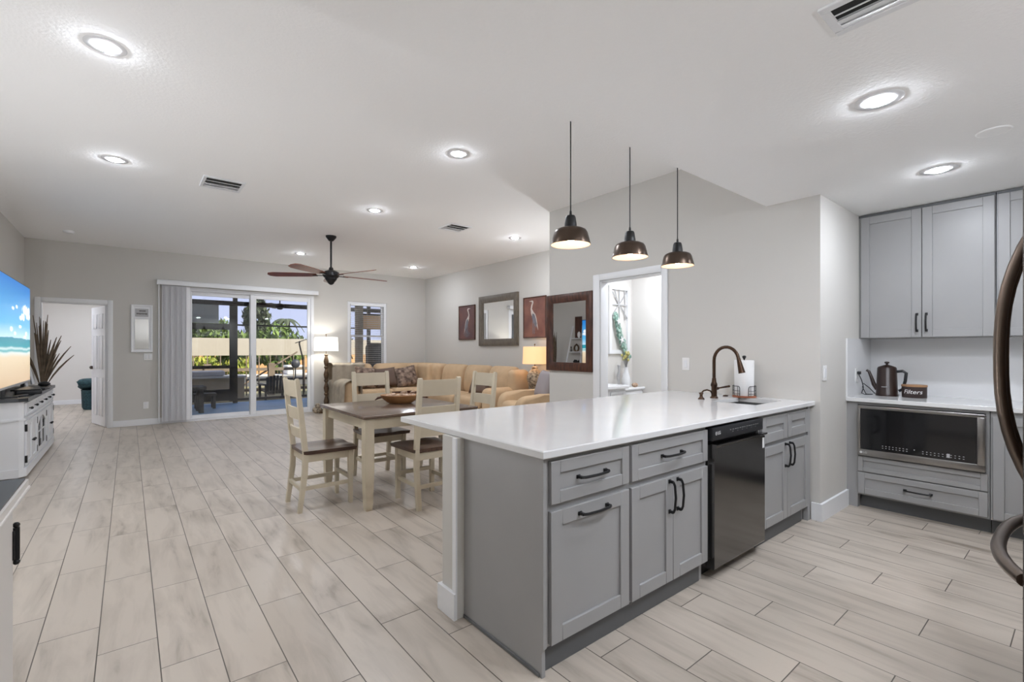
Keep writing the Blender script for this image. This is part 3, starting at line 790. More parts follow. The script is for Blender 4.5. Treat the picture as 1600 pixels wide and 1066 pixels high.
# built-in microwave
t = thing('microwave', 'black glass microwave with stainless frame built under the kettle worktop', 'microwave', (4.85, .83, .43))
build(B().box(BX + .005, .476, .430, XB - .06, 1.205, CZ - .058), 'body', 'black_metal', t)
y0, y1, z0, z1 = 1.202, .468, .432, .832
m = FX(BX, y0, z0); W, H_ = y0 - y1, z1 - z0
b = B()
b.box(0, 0, 0, W, .052, .045, .006).box(0, H_ - .026, 0, W, H_, .045, .006).box(0, .046, 0, .022, H_ - .02, .045, .006).box(W - .042, .046, 0, W, H_ - .02, .055, .008)
fr = build(b.xf(m), 'door_frame', 'stainless', t)
gl = build(B().box(.018, .048, .005, W - .038, H_ - .022, .038).xf(m), 'door_glass', 'black_glass', t)
b = B()
rng = random.Random(4)
for i in range(8):
    for j in range(2): b.box(.16 + i * .021, .075 + j * .016, .038, .168 + i * .021, .079 + j * .016, .0386)
for i in range(11):
    for j in range(2): b.box(.40 + i * .022, .072 + j * .016, .038, .408 + i * .022, .076 + j * .016, .0386)
b.box(.535, .070, .038, .552, .098, .0386)
b.cyl((.355, .094, .038), (.355, .094, .0388), .004, n=10)
build(b.xf(m), 'button_marks', 'silver_grey', gl, flat=True)
build(text_mesh('LG', .022, m @ Matrix.Translation((.052, .026, .0452)), .0005), 'logo', 'label_white', fr, flat=True)
build(B().cyl(m @ Vector((.026, .026, .045)), m @ Vector((.026, .026, .0464)), .009, n=16), 'logo_badge', 'label_white', fr)

# kettle, tin, cord, outlet
kx, ky, kz = 4.985, 1.105, CZ - .002
t = thing('coffee_kettle', 'tall dark brown coffee kettle with black handle on the worktop', 'kettle', (kx, ky, kz))
build(B().lathe([(.0005, kz), (.078, kz), (.079, kz + .012), (.074, kz + .02), (.066, kz + .23), (.062, kz + .238)], (kx, ky), 32), 'body', 'kettle_brown', t)
build(B().lathe([(.064, kz + .236), (.060, kz + .243), (.03, kz + .256), (.008, kz + .262), (.008, kz + .270), (.018, kz + .276), (.016, kz + .286), (.0005, kz + .289)], (kx, ky), 28), 'lid', 'kettle_brown', t)
build(B().tube([(kx, ky + .066, kz + .05), (kx, ky + .09, kz + .09), (kx, ky + .108, kz + .15), (kx, ky + .125, kz + .20), (kx, ky + .142, kz + .212)], [.018, .017, .013, .011, .010], 12), 'spout', 'kettle_brown', t)
build(B().tube([(kx, ky - .06, kz + .205), (kx, ky - .105, kz + .212), (kx, ky - .128, kz + .195), (kx, ky - .122, kz + .13), (kx, ky - .105, kz + .06), (kx, ky - .08, kz + .045)], .0115, 12), 'handle', 'plastic_black', t)
build(B().box(kx - .0785, ky - .02, kz + .075, kx - .073, ky + .02, kz + .079), 'nameplate', 'silver_grey', t)
tx, ty = 4.965, .922
t = thing('filter_tin', 'small dark tin with a wooden lid, lettered Filters, beside the kettle', 'tin', (tx, ty, kz))
m = Matrix.Translation((tx, ty, kz)) @ Matrix.Diagonal((1, 1.25, 1, 1))
tn = build(B().lathe([(.0005, 0), (.062, 0), (.064, .004), (.064, .088), (.0005, .088)], n=36).xf(m), 'body', 'tin_brown', t)
build(B().lathe([(.0005, .088), (.066, .088), (.067, .092), (.066, .104), (.0005, .105)], n=36).xf(m), 'lid', 'lid_wood', t)
lt = text_mesh('Filters', .046, Matrix.Identity(4), .0005, shear=.25)
for v in lt.bm.verts:      # wrap the lettering round the tin
    a = v.co.x / .072
    v.co = Vector((tx - (.0645 + v.co.z) * math.cos(a), ty - 1.25 * (.0645 + v.co.z) * math.sin(a), kz + .047 + v.co.y))
build(lt, 'lettering', 'label_white', tn, flat=True)
def plate(name, label, m, kind='switch', n=1):
    t = thing('wall_switch' if kind == 'switch' else 'wall_outlet', label, 'light switch' if kind == 'switch' else 'power outlet', m.translation[:])
    wd = .072 + .046 * (n - 1)
    build(B().box(-wd / 2, -.058, 0, wd / 2, .058, .006, .002, 1).xf(m), 'cover_plate', 'plastic_white', t)
    for i in range(n):
        x = (i - (n - 1) / 2) * .046
        if kind == 'switch':
            build(B().box(x - .016, -.033, .004, x + .016, .033, .010, .002, 1).xf(m), 'rocker', 'white_gloss', t)
        else:
            for s in (-1, 1): build(B().box(x - .015, s * .022 - .014, .004, x + .015, s * .022 + .014, .0075, .002, 1).xf(m), 'socket', 'white_gloss', t)
    return t
plate('s', 'white light switch on the kitchen end wall near the backsplash', FY(4.085, YK, 1.10))
plate('s', 'white light switch on the wall between the powder room doorway and the faucet', FX(XD, 2.376, 1.145))
plate('s', 'white power outlet low on the wall between bedroom doorway and blinds', FY(.225, YF, .335), 'outlet')
plate('s', 'white double light switch just under the framed sign', FY(.255, YF, 1.155), 'switch', 2)
plate('s', 'white power outlet on the backsplash return behind the kettle spout', FY(4.80, YK - .012, 1.06), 'outlet')
single(B().box(4.786, YK - .045, 1.068, 4.814, YK - .022, 1.094, .004).tube([(4.80, YK - .03, 1.07), (4.80, YK - .05, 1.02), (4.81, YK - .06, .96), (4.82, YK - .045, .91), (4.85, YK - .06, .897), (4.90, YK - .10, .897), (4.88, YK - .06, .90), (4.86, YK - .04, .96), (4.87, YK - .045, .99), (4.90, YK - .08, .95), (4.93, YK - .11, .905)], .0035, 8), 'power_cord', 'plastic_black', 'thin black power cord plugged in beside the kettle', 'cord')

# ================================================================== FRIDGE
c0 = .130
t = thing('refrigerator', 'dark bronze French-door refrigerator with bowed handles at the picture edge', 'refrigerator', (2.465, -.25, 0))
build(B().box(2.005, -.68, .03, 2.925, c0 - .06, 1.76).box(2.05, -.6, 0, 2.9, c0 - .1, .03), 'body', 'fridge_brown', t, flat=True)
def bow(p0, p1, out, r, n=14):
    p0, p1 = Vector(p0), Vector(p1); pts = []
    for i in range(n + 1):
        s_ = i / n; k = (1 - abs(2 * s_ - 1) ** 2.6)
        pts.append(p0.lerp(p1, s_) + Vector((0, out * k, 0)))
    return B().tube(pts, r, 12)
for x0, x1, hx in ((2.005, 2.462, 2.415), (2.468, 2.925, 2.515)):
    d = build(B().box(x0, c0 - .055, .74, x1, c0, 1.755, .008), 'door', 'fridge_brown', t)
    build(bow((hx, c0 - .002, .80), (hx, c0 - .002, 1.70), .085, .0165), 'handle', 'fridge_handle', d)
d = build(B().box(2.005, c0 - .055, .06, 2.925, c0, .73, .008), 'freezer_drawer', 'fridge_brown', t)
build(bow((2.045, c0 - .002, .60), (2.90, c0 - .002, .60), .085, .020), 'handle', 'fridge_handle', d)

# ================================================================== DINING SET
def dining_chair():
    """local: seat centre at origin, faces +X"""
    t = thing('dining_chair', '', 'dining chair', (0, 0, 0), 0, None, world=False)
    # seat, slightly dished
    def seat_top(u, v):
        x = -.205 + .42 * u; y = (v - .5) * (.40 + .04 * u)
        dish = .010 * math.cos((v - .5) * PI) ** 2 * math.sin(PI * min(1, u * 1.1)) + .006 * math.cos((v - .5) * 4 * PI) * (u > .5) * (u - .5)
        return (x, y, .478 - dish)
    def seat_bot(u, v):
        x = -.200 + .41 * u; y = (v - .5) * (.39 + .04 * u)
        return (x, y, .448)
    b = B(); b.grid(seat_top, 14, 14); b.grid(seat_bot, 14, 14)
    bm = b.bm; be = [e for e in bm.edges if e.is_boundary]
    bmesh.ops.bridge_loops(bm, edges=be)
    build(b, 'seat', 'walnut', t)
    b = B()
    b.box(-.185, -.178, .385, .19, -.158, .448).box(-.185, .158, .385, .19, .178, .448).box(.17, -.178, .385, .19, .178, .448).box(-.185, -.178, .385, -.165, .178, .448)
    build(b, 'seat_frame', 'cream_paint', t, flat=True)
    for s in (-1, 1):
        b = B()      # front leg, tapered
        cs = [(.020, 0), (.026, .30), (.026, .448)]
        pts = []
        b.prism([(.178 - .014, 0), (.178 + .012, 0), (.178 + .018, .448), (.178 - .022, .448)], lambda u, v, d, s=s: (u, s * .165 + d, v), -.019, .019)
        build(b, 'leg', 'cream_paint', t)
        b = B()      # rear leg running on into the back post
        prof = [(-.243, 0), (-.213, 0), (-.170, .30), (-.166, .46), (-.182, .62), (-.232, 1.035), (-.242, 1.052), (-.256, 1.048), (-.262, 1.035), (-.222, .62), (-.204, .47), (-.208, .32)]
        b.prism(prof, lambda u, v, d, s=s: (u, s * .178 + d, v), -.018, .018)
        build(b, 'leg', 'cream_paint', t)
        build(B().box(-.20, s * .165 - .011, .165, .165, s * .165 + .011, .195), 'stretcher', 'cream_paint', t, flat=True)
    build(B().box(.165, -.165, .200, .187, .165, .232), 'stretcher', 'cream_paint', t, flat=True)
    build(B().box(-.222, -.165, .165, -.200, .165, .195), 'stretcher', 'cream_paint', t, flat=True)
    for z0, z1 in ((.905, 1.035), (.725, .820), (.575, .655)):
        def slat(u, v, d, z0=z0, z1=z1):
            y = (u - .5) * .335; z = z0 + v * (z1 - z0)
            x = -.202 - (z - .62) * .121 - .016 * math.cos((u - .5) * PI) + d
            return (x, y, z)
        b = B()
        b.grid(lambda u, v: slat(u, v, -.009), 10, 1); b.grid(lambda u, v: slat(u, v, .009), 10, 1)
        be = [e for e in b.bm.edges if e.is_boundary]; bmesh.ops.bridge_loops(b.bm, edges=be)
        build(b, 'back_slat', 'cream_paint', t)
    return t
ch = dining_chair()
spots = [(1.265, 4.09, 0, 'cream ladder-back dining chair at the free end of the table, facing the sofa side'),
         (1.955, 4.50, R(-90), 'cream ladder-back dining chair on the far side of the table, by the floral pillows'),
         (1.965, 3.60, R(90), 'cream ladder-back dining chair with its back to the peninsula'),
         (2.62, 3.98, R(180), 'cream ladder-back dining chair at the armchair end of the table, back slats catching window light')]
for i, (x, y, a, lb) in enumerate(spots):
    o = ch if i == 0 else copy_tree(ch)
    o.location = (x, y, 0); o.rotation_euler = (0, 0, a); o['label'] = lb; o['group'] = 'dining chairs around the table'
TX0, TX1, TY0, TY1, TZ = 1.415, 2.50, 3.575, 4.665, .755
t = thing('dining_table', 'cream dining table with a dark walnut top set between four chairs', 'table', ((TX0 + TX1) / 2, (TY0 + TY1) / 2, 0))
build(B().box(TX0, TY0, TZ - .026, TX1, TY1, TZ, .008, 3), 'tabletop', 'walnut_top', t)
i_ = .05
build(B().box(TX0 + i_, TY0 + i_, TZ - .115, TX1 - i_, TY0 + i_ + .022, TZ - .026).box(TX0 + i_, TY1 - i_ - .022, TZ - .115, TX1 - i_, TY1 - i_, TZ - .026).box(TX0 + i_, TY0 + i_, TZ - .115, TX0 + i_ + .022, TY1 - i_, TZ - .026).box(TX1 - i_ - .022, TY0 + i_, TZ - .115, TX1 - i_, TY1 - i_, TZ - .026), 'apron', 'cream_paint', t, flat=True)
for x in (TX0 + .062, TX1 - .062):
    for y in (TY0 + .062, TY1 - .062):
        b = B(); rings = []
        for z, h in ((0, .024), (.05, .030), (.30, .037), (.50, .0375), (TZ - .027, .0375)):
            rings.append([b.bm.verts.new((x + sx_ * h, y + sy_ * h, z)) for sx_, sy_ in ((-1, -1), (1, -1), (1, 1), (-1, 1))])
        b.bm.faces.new(rings[0][::-1]); b.bm.faces.new(rings[-1])
        for p, q in zip(rings, rings[1:]):
            for k in range(4): b.bm.faces.new((p[k], p[(k + 1) % 4], q[(k + 1) % 4], q[k]))
        build(b, 'leg', 'cream_paint', t)
bx, by = 2.06, 4.27
m = Matrix.Translation((bx, by, TZ)) @ Matrix.Rotation(R(-35), 4, 'Z') @ Matrix.Diagonal((1.35, .9, 1, 1))
t = thing('fruit_bowl', 'oval carved wooden bowl filled with shells on the dining table', 'bowl', (bx, by, TZ))
build(B().lathe([(.0005, .008), (.06, .008), (.07, 0), (.085, .004), (.125, .045), (.142, .078), (.138, .084), (.128, .076), (.11, .048), (.06, .022), (.0005, .02)], n=36).xf(m), 'bowl', 'bowl_wood', t)
rng = random.Random(7); b = B()
for i in range(34):
    a, r_ = rng.random() * 2 * PI, .112 * math.sqrt(rng.random())
    b.sph(m @ Vector((r_ * math.cos(a), r_ * math.sin(a), .062 + .02 * rng.random())), .016 + .008 * rng.random(), (1.3, .9, .7), 8)
o = build(b, 'shell_filling', 'shells', t); o['kind'] = 'stuff'
b = B()
for sg in (-1,):
    b.tube([m @ Vector((-.13, 0, .06)), m @ Vector((-.16, .01, .05)), m @ Vector((-.18, .0, .03))], [.010, .012, .004], 8)
build(b, 'handle', 'dark_wood', t)

# ================================================================== LIVING ROOM SEATING
def rb(x0, y0, z0, x1, y1, z1, r, seg=5): return B().box(x0, y0, z0, x1, y1, z1, r, seg)
sf = thing('sectional_sofa', 'large tan upholstered sectional sofa wrapping the far corner of the room', 'sofa', (4.6, 8.2, 0))
build(B().box(3.25, 9.02, .05, 5.40, 9.93, .30, .03).box(4.52, 6.22, .05, 5.42, 9.93, .30, .03), 'base', 'sofa_tan', sf)
def back_cushion(x0, y0, x1, y1, along):
    b = B()
    # plump back: outline swept, tilted with a rolled top
    prof = [(0, .38), (-.05, .42), (-.10, .55), (-.085, .72), (-.06, .86), (.02, .955), (.10, .985), (.19, .965), (.24, .90), (.25, .6), (.25, .30), (0, .30)]
    n = 8
    rings = []
    for i in range(n + 1):
        s_ = i / n; puff = 1 - .55 * abs(2 * s_ - 1) ** 6
        ring = []
        for d, z in prof:
            dd_ = .10 + (d - .10) * (puff if d < .10 else 1); zz = .42 + (z - .42) * (1 - .05 * (1 - puff)) if z > .42 else z
            if along == 'y': ring.append(b.bm.verts.new((x0 + .10 + dd_, y0 + (y1 - y0) * s_, zz)))
            else: ring.append(b.bm.verts.new((x0 + (x1 - x0) * s_, y0 + .10 + dd_, zz)))
        rings.append(ring)
    k = len(prof)
    for p, q in zip(rings, rings[1:]):
        for j in range(k): b.bm.faces.new((p[j], p[(j + 1) % k], q[(j + 1) % k], q[j]))
    b.bm.faces.new(rings[0]); b.bm.faces.new(rings[-1][::-1])
    o = build(b, 'back_cushion', 'sofa_tan', sf, ang=80)
    md = o.modifiers.new('smooth', 'SUBSURF'); md.levels = 1; md.render_levels = 2
    return o
for y0, y1 in ((6.36, 7.08), (7.09, 7.90), (7.91, 8.74)): back_cushion(5.07, y0, 5.42, y1, 'y')
for x0, x1 in ((3.24, 4.08), (4.09, 4.98)): back_cushion(x0, 9.58, x1, 9.93, 'x')
# rounded corner back
b = B(); n = 10; prof = [(0, .30), (0, .42), (.05, .70), (.12, .90), (.22, .975), (.32, .96), (.37, .88), (.37, .30)]
rings = []
for i in range(n + 1):
    a = R(0 + 90 * i / n); cx_, cy_ = 4.93, 9.10 - .34
    rings.append([b.bm.verts.new((4.60 + (.46 + d) * math.cos(a) * 1.0 + .05 * 0, 8.76 + (.82 * math.sin(a)) * (.46 + d) / .83 + .0, z)) for d, z in prof])
for p, q in zip(rings, rings[1:]):
    for j in range(len(prof)): b.bm.faces.new((p[j], p[(j + 1) % len(prof)], q[(j + 1) % len(prof)], q[j]))
b.bm.free()
b = B().box(4.99, 9.0, .28, 5.42, 9.93, .975, .10, 5).box(4.80, 9.50, .28, 5.3, 9.93, .97, .10, 5)
build(b, 'corner_back', 'sofa_tan', sf)
b = B().box(5.08, 8.75, .28, 5.43, 9.2, .975, .12, 5)
build(b, 'back_cushion', 'sofa_tan', sf)
for a in ((3.50, 9.0, 4.24, 9.66), (4.25, 9.0, 5.05, 9.66), (4.48, 8.10, 5.12, 8.99), (4.48, 7.25, 5.12, 8.09), (4.48, 6.42, 5.12, 7.24)):
    build(rb(a[0], a[1], .27, a[2], a[3], .47, .075), 'seat_cushion', 'sofa_tan', sf)
# padded arms
build(rb(3.20, 8.98, .05, 3.50, 9.90, .66, .13, 6), 'armrest', 'sofa_tan', sf)
build(rb(4.50, 6.18, .05, 5.30, 6.40, .64, .10, 6), 'armrest', 'sofa_tan', sf)
build(rb(5.02, 6.16, .30, 5.42, 6.36, .93, .09, 6), 'end_back', 'sofa_tan', sf)
# throw over the arm
def thr(u, v):
    s_ = u * 1.55 - .1
    y = 8.945 + .93 * v
    rip = .012 * math.sin(v * 21 + u * 4) + .008 * math.sin(v * 43)
    if s_ < .5: x, z = 3.175 + rip * .8 - .03 * (1 - s_ / .5), .05 + s_ * 1.0
    elif s_ < 1.1:
        a = (s_ - .5) / .6 * PI; x, z = 3.348 - .175 * math.cos(a), .545 + .14 * math.sin(a) ** .8
    else: x, z = 3.528 + rip * .5, .545 - (s_ - 1.1) * .4
    return (x, y, z + rip * .4)
single(B().grid(thr, 34, 40), 'throw_blanket', 'throw_beige', 'pale beige throw draped over the sofa arm by the floor lamp', 'throw blanket')
def thr2(u, v):
    x = 3.17 + .66 * u - .05 * abs(v - .5); rip = .010 * math.sin(u * 19 + v * 3)
    s_ = v
    if s_ < .5: y, z = 9.585 + rip + .03 * s_, .50 + s_ * .90
    elif s_ < .75:
        a = (s_ - .5) / .25 * PI; y, z = 9.76 - .165 * math.cos(a), .955 + .05 * math.sin(a)
    else: y, z = 9.945 + rip * .3, .955 - (s_ - .75) * 1.2
    return (x, y, z + rip * .4)
single(B().grid(thr2, 20, 40), 'throw_blanket', 'throw_beige', 'pale beige throw covering the end of the sofa back under the window', 'throw blanket')
def pil(x, y, z, wd, h, th, rz, tilt, mat, label, roll=0):
    m = Matrix.Translation((x, y, z)) @ Matrix.Rotation(rz, 4, 'Z') @ Matrix.Rotation(tilt, 4, 'X') @ Matrix.Rotation(roll, 4, 'Y')
    return single(B().pillow(wd, h, th, m), 'throw_pillow', mat, label, 'pillow', 'throw pillows on the sectional', ang=180)
pil(3.78, 9.44, .70, .46, .46, .17, R(6), R(-20), 'pillow_floral', 'floral patterned pillow next to the draped sofa arm', R(8))
pil(4.22, 9.42, .69, .48, .42, .17, R(0), R(-20), 'pillow_brown', 'plain brown pillow between the two floral ones on the sofa', R(-4))
pil(4.66, 9.38, .69, .52, .46, .19, R(-8), R(-22), 'pillow_floral', 'floral patterned pillow close to the sofa corner', R(-10))
pil(4.93, 6.98, .66, .40, .40, .18, R(-66), R(-20), 'pillow_brown', 'dark brown pillow on the near end of the sectional by the dining chair', R(6))

# armchair near the peninsula
ac = thing('armchair', 'tan padded recliner armchair behind the dining table end', 'armchair', (4.80, 5.30, 0), R(-20), world=False)
build(rb(-.45, -.36, .08, .40, .36, .30, .05), 'base', 'sofa_tan', ac)
build(rb(-.50, -.30, .26, .22, .30, .50, .09), 'seat_cushion', 'sofa_tan', ac)
for s in (-1, 1):
    b = B(); prof = []
    pr = [(-.47, .06), (-.50, .40), (-.47, .54), (-.38, .612), (-.1, .635), (.40, .65), (.40, .06)]
    b.prism(pr, lambda u, v, d, s=s: (u, s * .40 + d, v), -.11, .11)
    es = [e for e in b.bm.edges]
    bmesh.ops.bevel(b.bm, geom=es, offset=.055, segments=4, profile=.5, affect='EDGES')
    build(b, 'armrest', 'sofa_tan', ac)
m = Matrix.Translation((.30, 0, .42)) @ Matrix.Rotation(R(14), 4, 'Y')
build(B().box(-.11, -.31, 0, .13, .31, .54, .09, 5, m=m), 'backrest', 'sofa_tan', ac)
p2 = Matrix.Translation((4.80, 5.30, 0)) @ Matrix.Rotation(R(-20), 4, 'Z') @ Matrix.Translation((.13, .02, .74)) @ Matrix.Rotation(R(18), 4, 'Y') @ Matrix.Rotation(R(90), 4, 'Z')
single(B().pillow(.50, .46, .17, p2), 'throw_pillow', 'pillow_grey', 'grey pillow leaning on the back of the armchair', 'pillow', ang=180)

# end table with warm lamp
lx, ly, ez = 5.27, 5.89, .60
t = thing('end_table', 'dark wooden end table between the sectional and the armchair', 'table', (lx, ly, 0))
build(B().box(lx - .22, ly - .20, ez - .03, lx + .22, ly + .20, ez, .008), 'tabletop', 'dark_wood', t)
for a in (-1, 1):
    for c_ in (-1, 1): build(B().box(lx + a * .19 - .02, ly + c_ * .17 - .02, 0, lx + a * .19 + .02, ly + c_ * .17 + .02, ez - .03), 'leg', 'dark_wood', t)
t = thing('table_lamp', 'warm glowing drum table lamp with a patterned ceramic base', 'lamp', (lx, ly, ez))
build(B().lathe([(.0005, ez), (.08, ez), (.085, ez + .015), (.07, ez + .03), (.10, ez + .08), (.135, ez + .18), (.13, ez + .25), (.09, ez + .32), (.05, ez + .35), (.045, ez + .37), (.055, ez + .38), (.02, ez + .40)], (lx, ly), 32), 'lamp_base', 'lamp_ceramic', t)
build(B().lathe([(.195, ez + .435), (.205, ez + .44), (.195, ez + .72), (.19, ez + .725), (.185, ez + .72), (.197, ez + .445)], (lx, ly), 40), 'lamp_shade', 'lamp_warm', t)
build(B().sph((lx, ly, ez + .54), .035), 'bulb', 'bulb_warm', t)
build(B().cyl((lx, ly, ez + .39), (lx, ly, ez + .52), .01).cyl((lx, ly, ez + .57), (lx, ly, ez + .755), .004).sph((lx, ly, ez + .76), .014), 'harp', 'antique_bronze', t)

# floor lamp by the slider
lx, ly = 3.10, 9.78
t = thing('floor_lamp', 'carved bronze floor lamp with a glowing white drum shade by the slider', 'lamp', (lx, ly, 0))
build(B().lathe([(.0005, 0), (.14, 0), (.145, .02), (.12, .04), (.05, .06), (.035, .09), (.0005, .09)], (lx, ly), 28), 'lamp_base', 'antique_bronze', t)
prof = [(.025, .085)]
for k, z0 in enumerate((.09, .36, .63, .90)):
    prof += [(.045, z0 + .02), (.028, z0 + .045), (.040, z0 + .08), (.050, z0 + .14), (.036, z0 + .20), (.024, z0 + .245)]
prof += [(.045, 1.17), (.02, 1.185), (.012, 1.19)]
build(B().lathe(prof, (lx, ly), 20), 'column', 'antique_bronze', t)
build(B().lathe([(.225, 1.245), (.232, 1.25), (.222, 1.52), (.216, 1.525), (.21, 1.52), (.222, 1.255)], (lx, ly), 40), 'lamp_shade', 'lamp_white', t)
build(B().cyl((lx, ly, 1.19), (lx, ly, 1.57), .006).sph((lx, ly, 1.575), .014), 'harp', 'antique_bronze', t)
build(B().sph((lx, ly, 1.38), .04), 'bulb', 'bulb_bright', t)
# carved ornament on the floor beside the lamp
ox, oy = 2.93, 9.80
t = thing('carved_ornament', 'small mottled carved turtle-like ornament on the floor beside the floor lamp', 'ornament', (ox, oy, 0))
build(B().sph((ox, oy, .07), .095, (1, .8, .75)).sph((ox, oy - .03, .15), .055, (1, .9, 1)), 'body', 'lamp_ceramic', t)
build(B().sph((ox + .14, oy + .02, .04), .05, (1, .8, .8)), 'base', 'antique_bronze', t)

# coffee table with magazine and tray
cx_, cy_ = 3.75, 7.95
t = thing('coffee_table', 'dark wooden coffee table standing before the sectional', 'table', (cx_, cy_, 0))
build(B().box(cx_ - .42, cy_ - .42, .40, cx_ + .42, cy_ + .42, .44, .01), 'tabletop', 'dark_wood', t)
for a in (-1, 1):
    for c_ in (-1, 1): build(B().box(cx_ + a * .37 - .03, cy_ + c_ * .37 - .03, 0, cx_ + a * .37 + .03, cy_ + c_ * .37 + .03, .40), 'leg', 'dark_wood', t)
t = thing('magazine', 'pale magazine lying on the coffee table beyond the far dining chair', 'magazine', (3.52, 7.98, .44))
m = Matrix.Translation((3.52, 7.98, .44)) @ Matrix.Rotation(R(25), 4, 'Z')
build(B().box(-.15, -.2, 0, .15, .2, .012, m=m), 'pages', 'paper_white', t)
build(B().box(-.152, -.202, .012, .152, .202, .014, m=m), 'cover', 'frosted', t)
t = thing('serving_tray', 'dark tray holding shells on the coffee table', 'tray', (3.98, 7.95, .44))
build(B().box(3.76, 7.77, .44, 4.15, 8.13, .452).box(3.76, 7.77, .452, 3.775, 8.13, .50).box(4.135, 7.77, .452, 4.15, 8.13, .50).box(3.775, 7.77, .452, 4.135, 7.785, .50).box(3.775, 8.115, .452, 4.135, 8.13, .50), 'tray', 'dark_wood', t, flat=True)
for dx, dy in ((3.86, 7.9), (3.95, 8.0), (4.05, 7.88)):
    single(B().sph((dx, dy, .487), .045, (1.2, .9, .75), 12), 'shell', 'shells', 'rounded pinkish shell lying in the dark tray', 'shell', 'shells in the tray')

# ================================================================== PICTURES AND MIRRORS
def framed(name, label, cat, m, wd, h, fw_, th, fmat, inner, inset=.008, bevel=.01):
    t = thing(name, label, cat, m.translation[:])
    b = B()
    # mitred frame
    prof = [(0, 0), (0, th * .75), (fw_ * .25, th), (fw_ * .7, th * .85), (fw_, th * .45), (fw_, 0)]
    cs = [(-wd / 2, -h / 2), (wd / 2, -h / 2), (wd / 2, h / 2), (-wd / 2, h / 2)]
    rings = []
    for (cx0, cy0) in cs:
        sx0, sy0 = (1 if cx0 < 0 else -1), (1 if cy0 < 0 else -1)
        rings.append([b.bm.verts.new((cx0 + sx0 * d, cy0 + sy0 * d, z)) for d, z in prof])
    for i in range(4):
        p, q = rings[i], rings[(i + 1) % 4]
        for j in range(len(prof) - 1): b.bm.faces.new((p[j], p[j + 1], q[j + 1], q[j]))
    build(b.xf(m), 'frame', fmat, t)
    iw, ih = wd / 2 - fw_ + .002, h / 2 - fw_ + .002
    o = build(B().box(-iw, -ih, 0, iw, ih, inset).xf(m), 'mirror_glass' if inner == 'mirror_silver' else 'canvas', inner, t, flat=True)
    return t, o
framed('wall_mirror', 'tall dark brown wooden framed mirror beside the powder room doorway', 'mirror', FX(XD, 3.864, 1.479), .735, .905, .100, .035, 'dark_wood', 'mirror_silver')
framed('wall_mirror', 'large square mirror in a weathered grey wood frame between two heron pictures', 'mirror', FX(XR, 7.225, 1.84), 1.235, .985, .135, .045, 'grey_wood', 'mirror_silver')
def heron(body, flip=1, hx=0):
    neck = [(0.02, .10), (.06, .16), (.045, .22), (.02, .27), (.03, .305), (.06, .315), (.13, .300), (.065, .29), (.055, .275), (.075, .22), (.09, .16), (.08, .08), (.05, .0), (0, -.08), (-.06, -.16), (-.09, -.24), (-.075, -.15), (-.05, -.02), (-.02, .06)]
    return [(u * flip, v) for u, v in neck]
def picture(label, yc, wd, h, zc, canv, flip, spread):
    m = FX(XR, yc, zc)
    t, cv = framed('heron_picture', label, 'picture', m, wd, h, .022, .03, 'dark_wood', canv, .016)
    k = h / .76
    def f(u, v, d): return m @ Vector((u * k * 1.15, v * k, d))
    build(B().prism(heron(0, flip), f, .016, .0185), 'heron_figure', 'heron_white', cv, flat=True)
    wing = [(u * flip, v) for u, v in [(.045, .07), (.06, 0), (.02, -.10), (-.05, -.2), (-.06, -.12), (-.03, -.01), (0, .06)]]
    build(B().prism(wing, f, .0185, .0205), 'wing', 'heron_slate', cv, flat=True)
    b = B()
    for dx in (-.005, .03):
        b.prism([((dx) * flip, -.07), ((dx + .012) * flip, -.07), ((dx + .012) * flip, -.30), (dx * flip, -.30)], f, .016, .018)
    build(b, 'heron_legs', 'heron_slate', cv, flat=True)
    if spread:
        b = B()
        for i in range(7):
            a = R(215 + i * 18); b.prism([(0, -.15), (.14 * math.cos(a) - .01, -.15 + .17 * math.sin(a)), (.14 * math.cos(a) + .012, -.15 + .17 * math.sin(a))], f, .016, .0175)
        build(b, 'reeds', 'heron_slate', cv, flat=True)
picture('plum heron picture in a thin dark frame, on the window side of the square mirror', 8.30, .605, .725, 1.84, 'canvas_plum', 1, True)
picture('rust brown heron picture in a thin dark frame, close to the powder room wall corner', 6.17, .59, .725, 1.84, 'canvas_rust', -1, False)
# framed sign on far wall
t, cv = framed('framed_sign', 'narrow white framed sign with a small lettered plate, hung between doorway and blinds', 'framed sign', FY(.172, YF, 1.628), .29, .80, .035, .03, 'white_gloss', 'white_trim', .012)
m = FY(.172, YF, 1.628)
pl_ = build(B().box(-.088, .20, .012, .088, .335, .018, .002, 1).xf(m), 'lettered_plate', 'silver_grey', t)
b = B(); rng = random.Random(3)
for zz, wd in ((.295, .07), (.248, .14)):
    x = -wd / 2
    while x < wd / 2:
        d_ = .008 + .006 * rng.random(); b.box(x, zz - .012 * (.5 + .5 * rng.random()), .018, x + d_, zz + .012, .019); x += d_ + .004
build(b.xf(m), 'worn_lettering', 'vase_dark', pl_, flat=True)
build(B().box(-.095, -.345, .012, .095, .16, .02, .003, 1).xf(m), 'mirror_glass', 'mirror_silver', t)

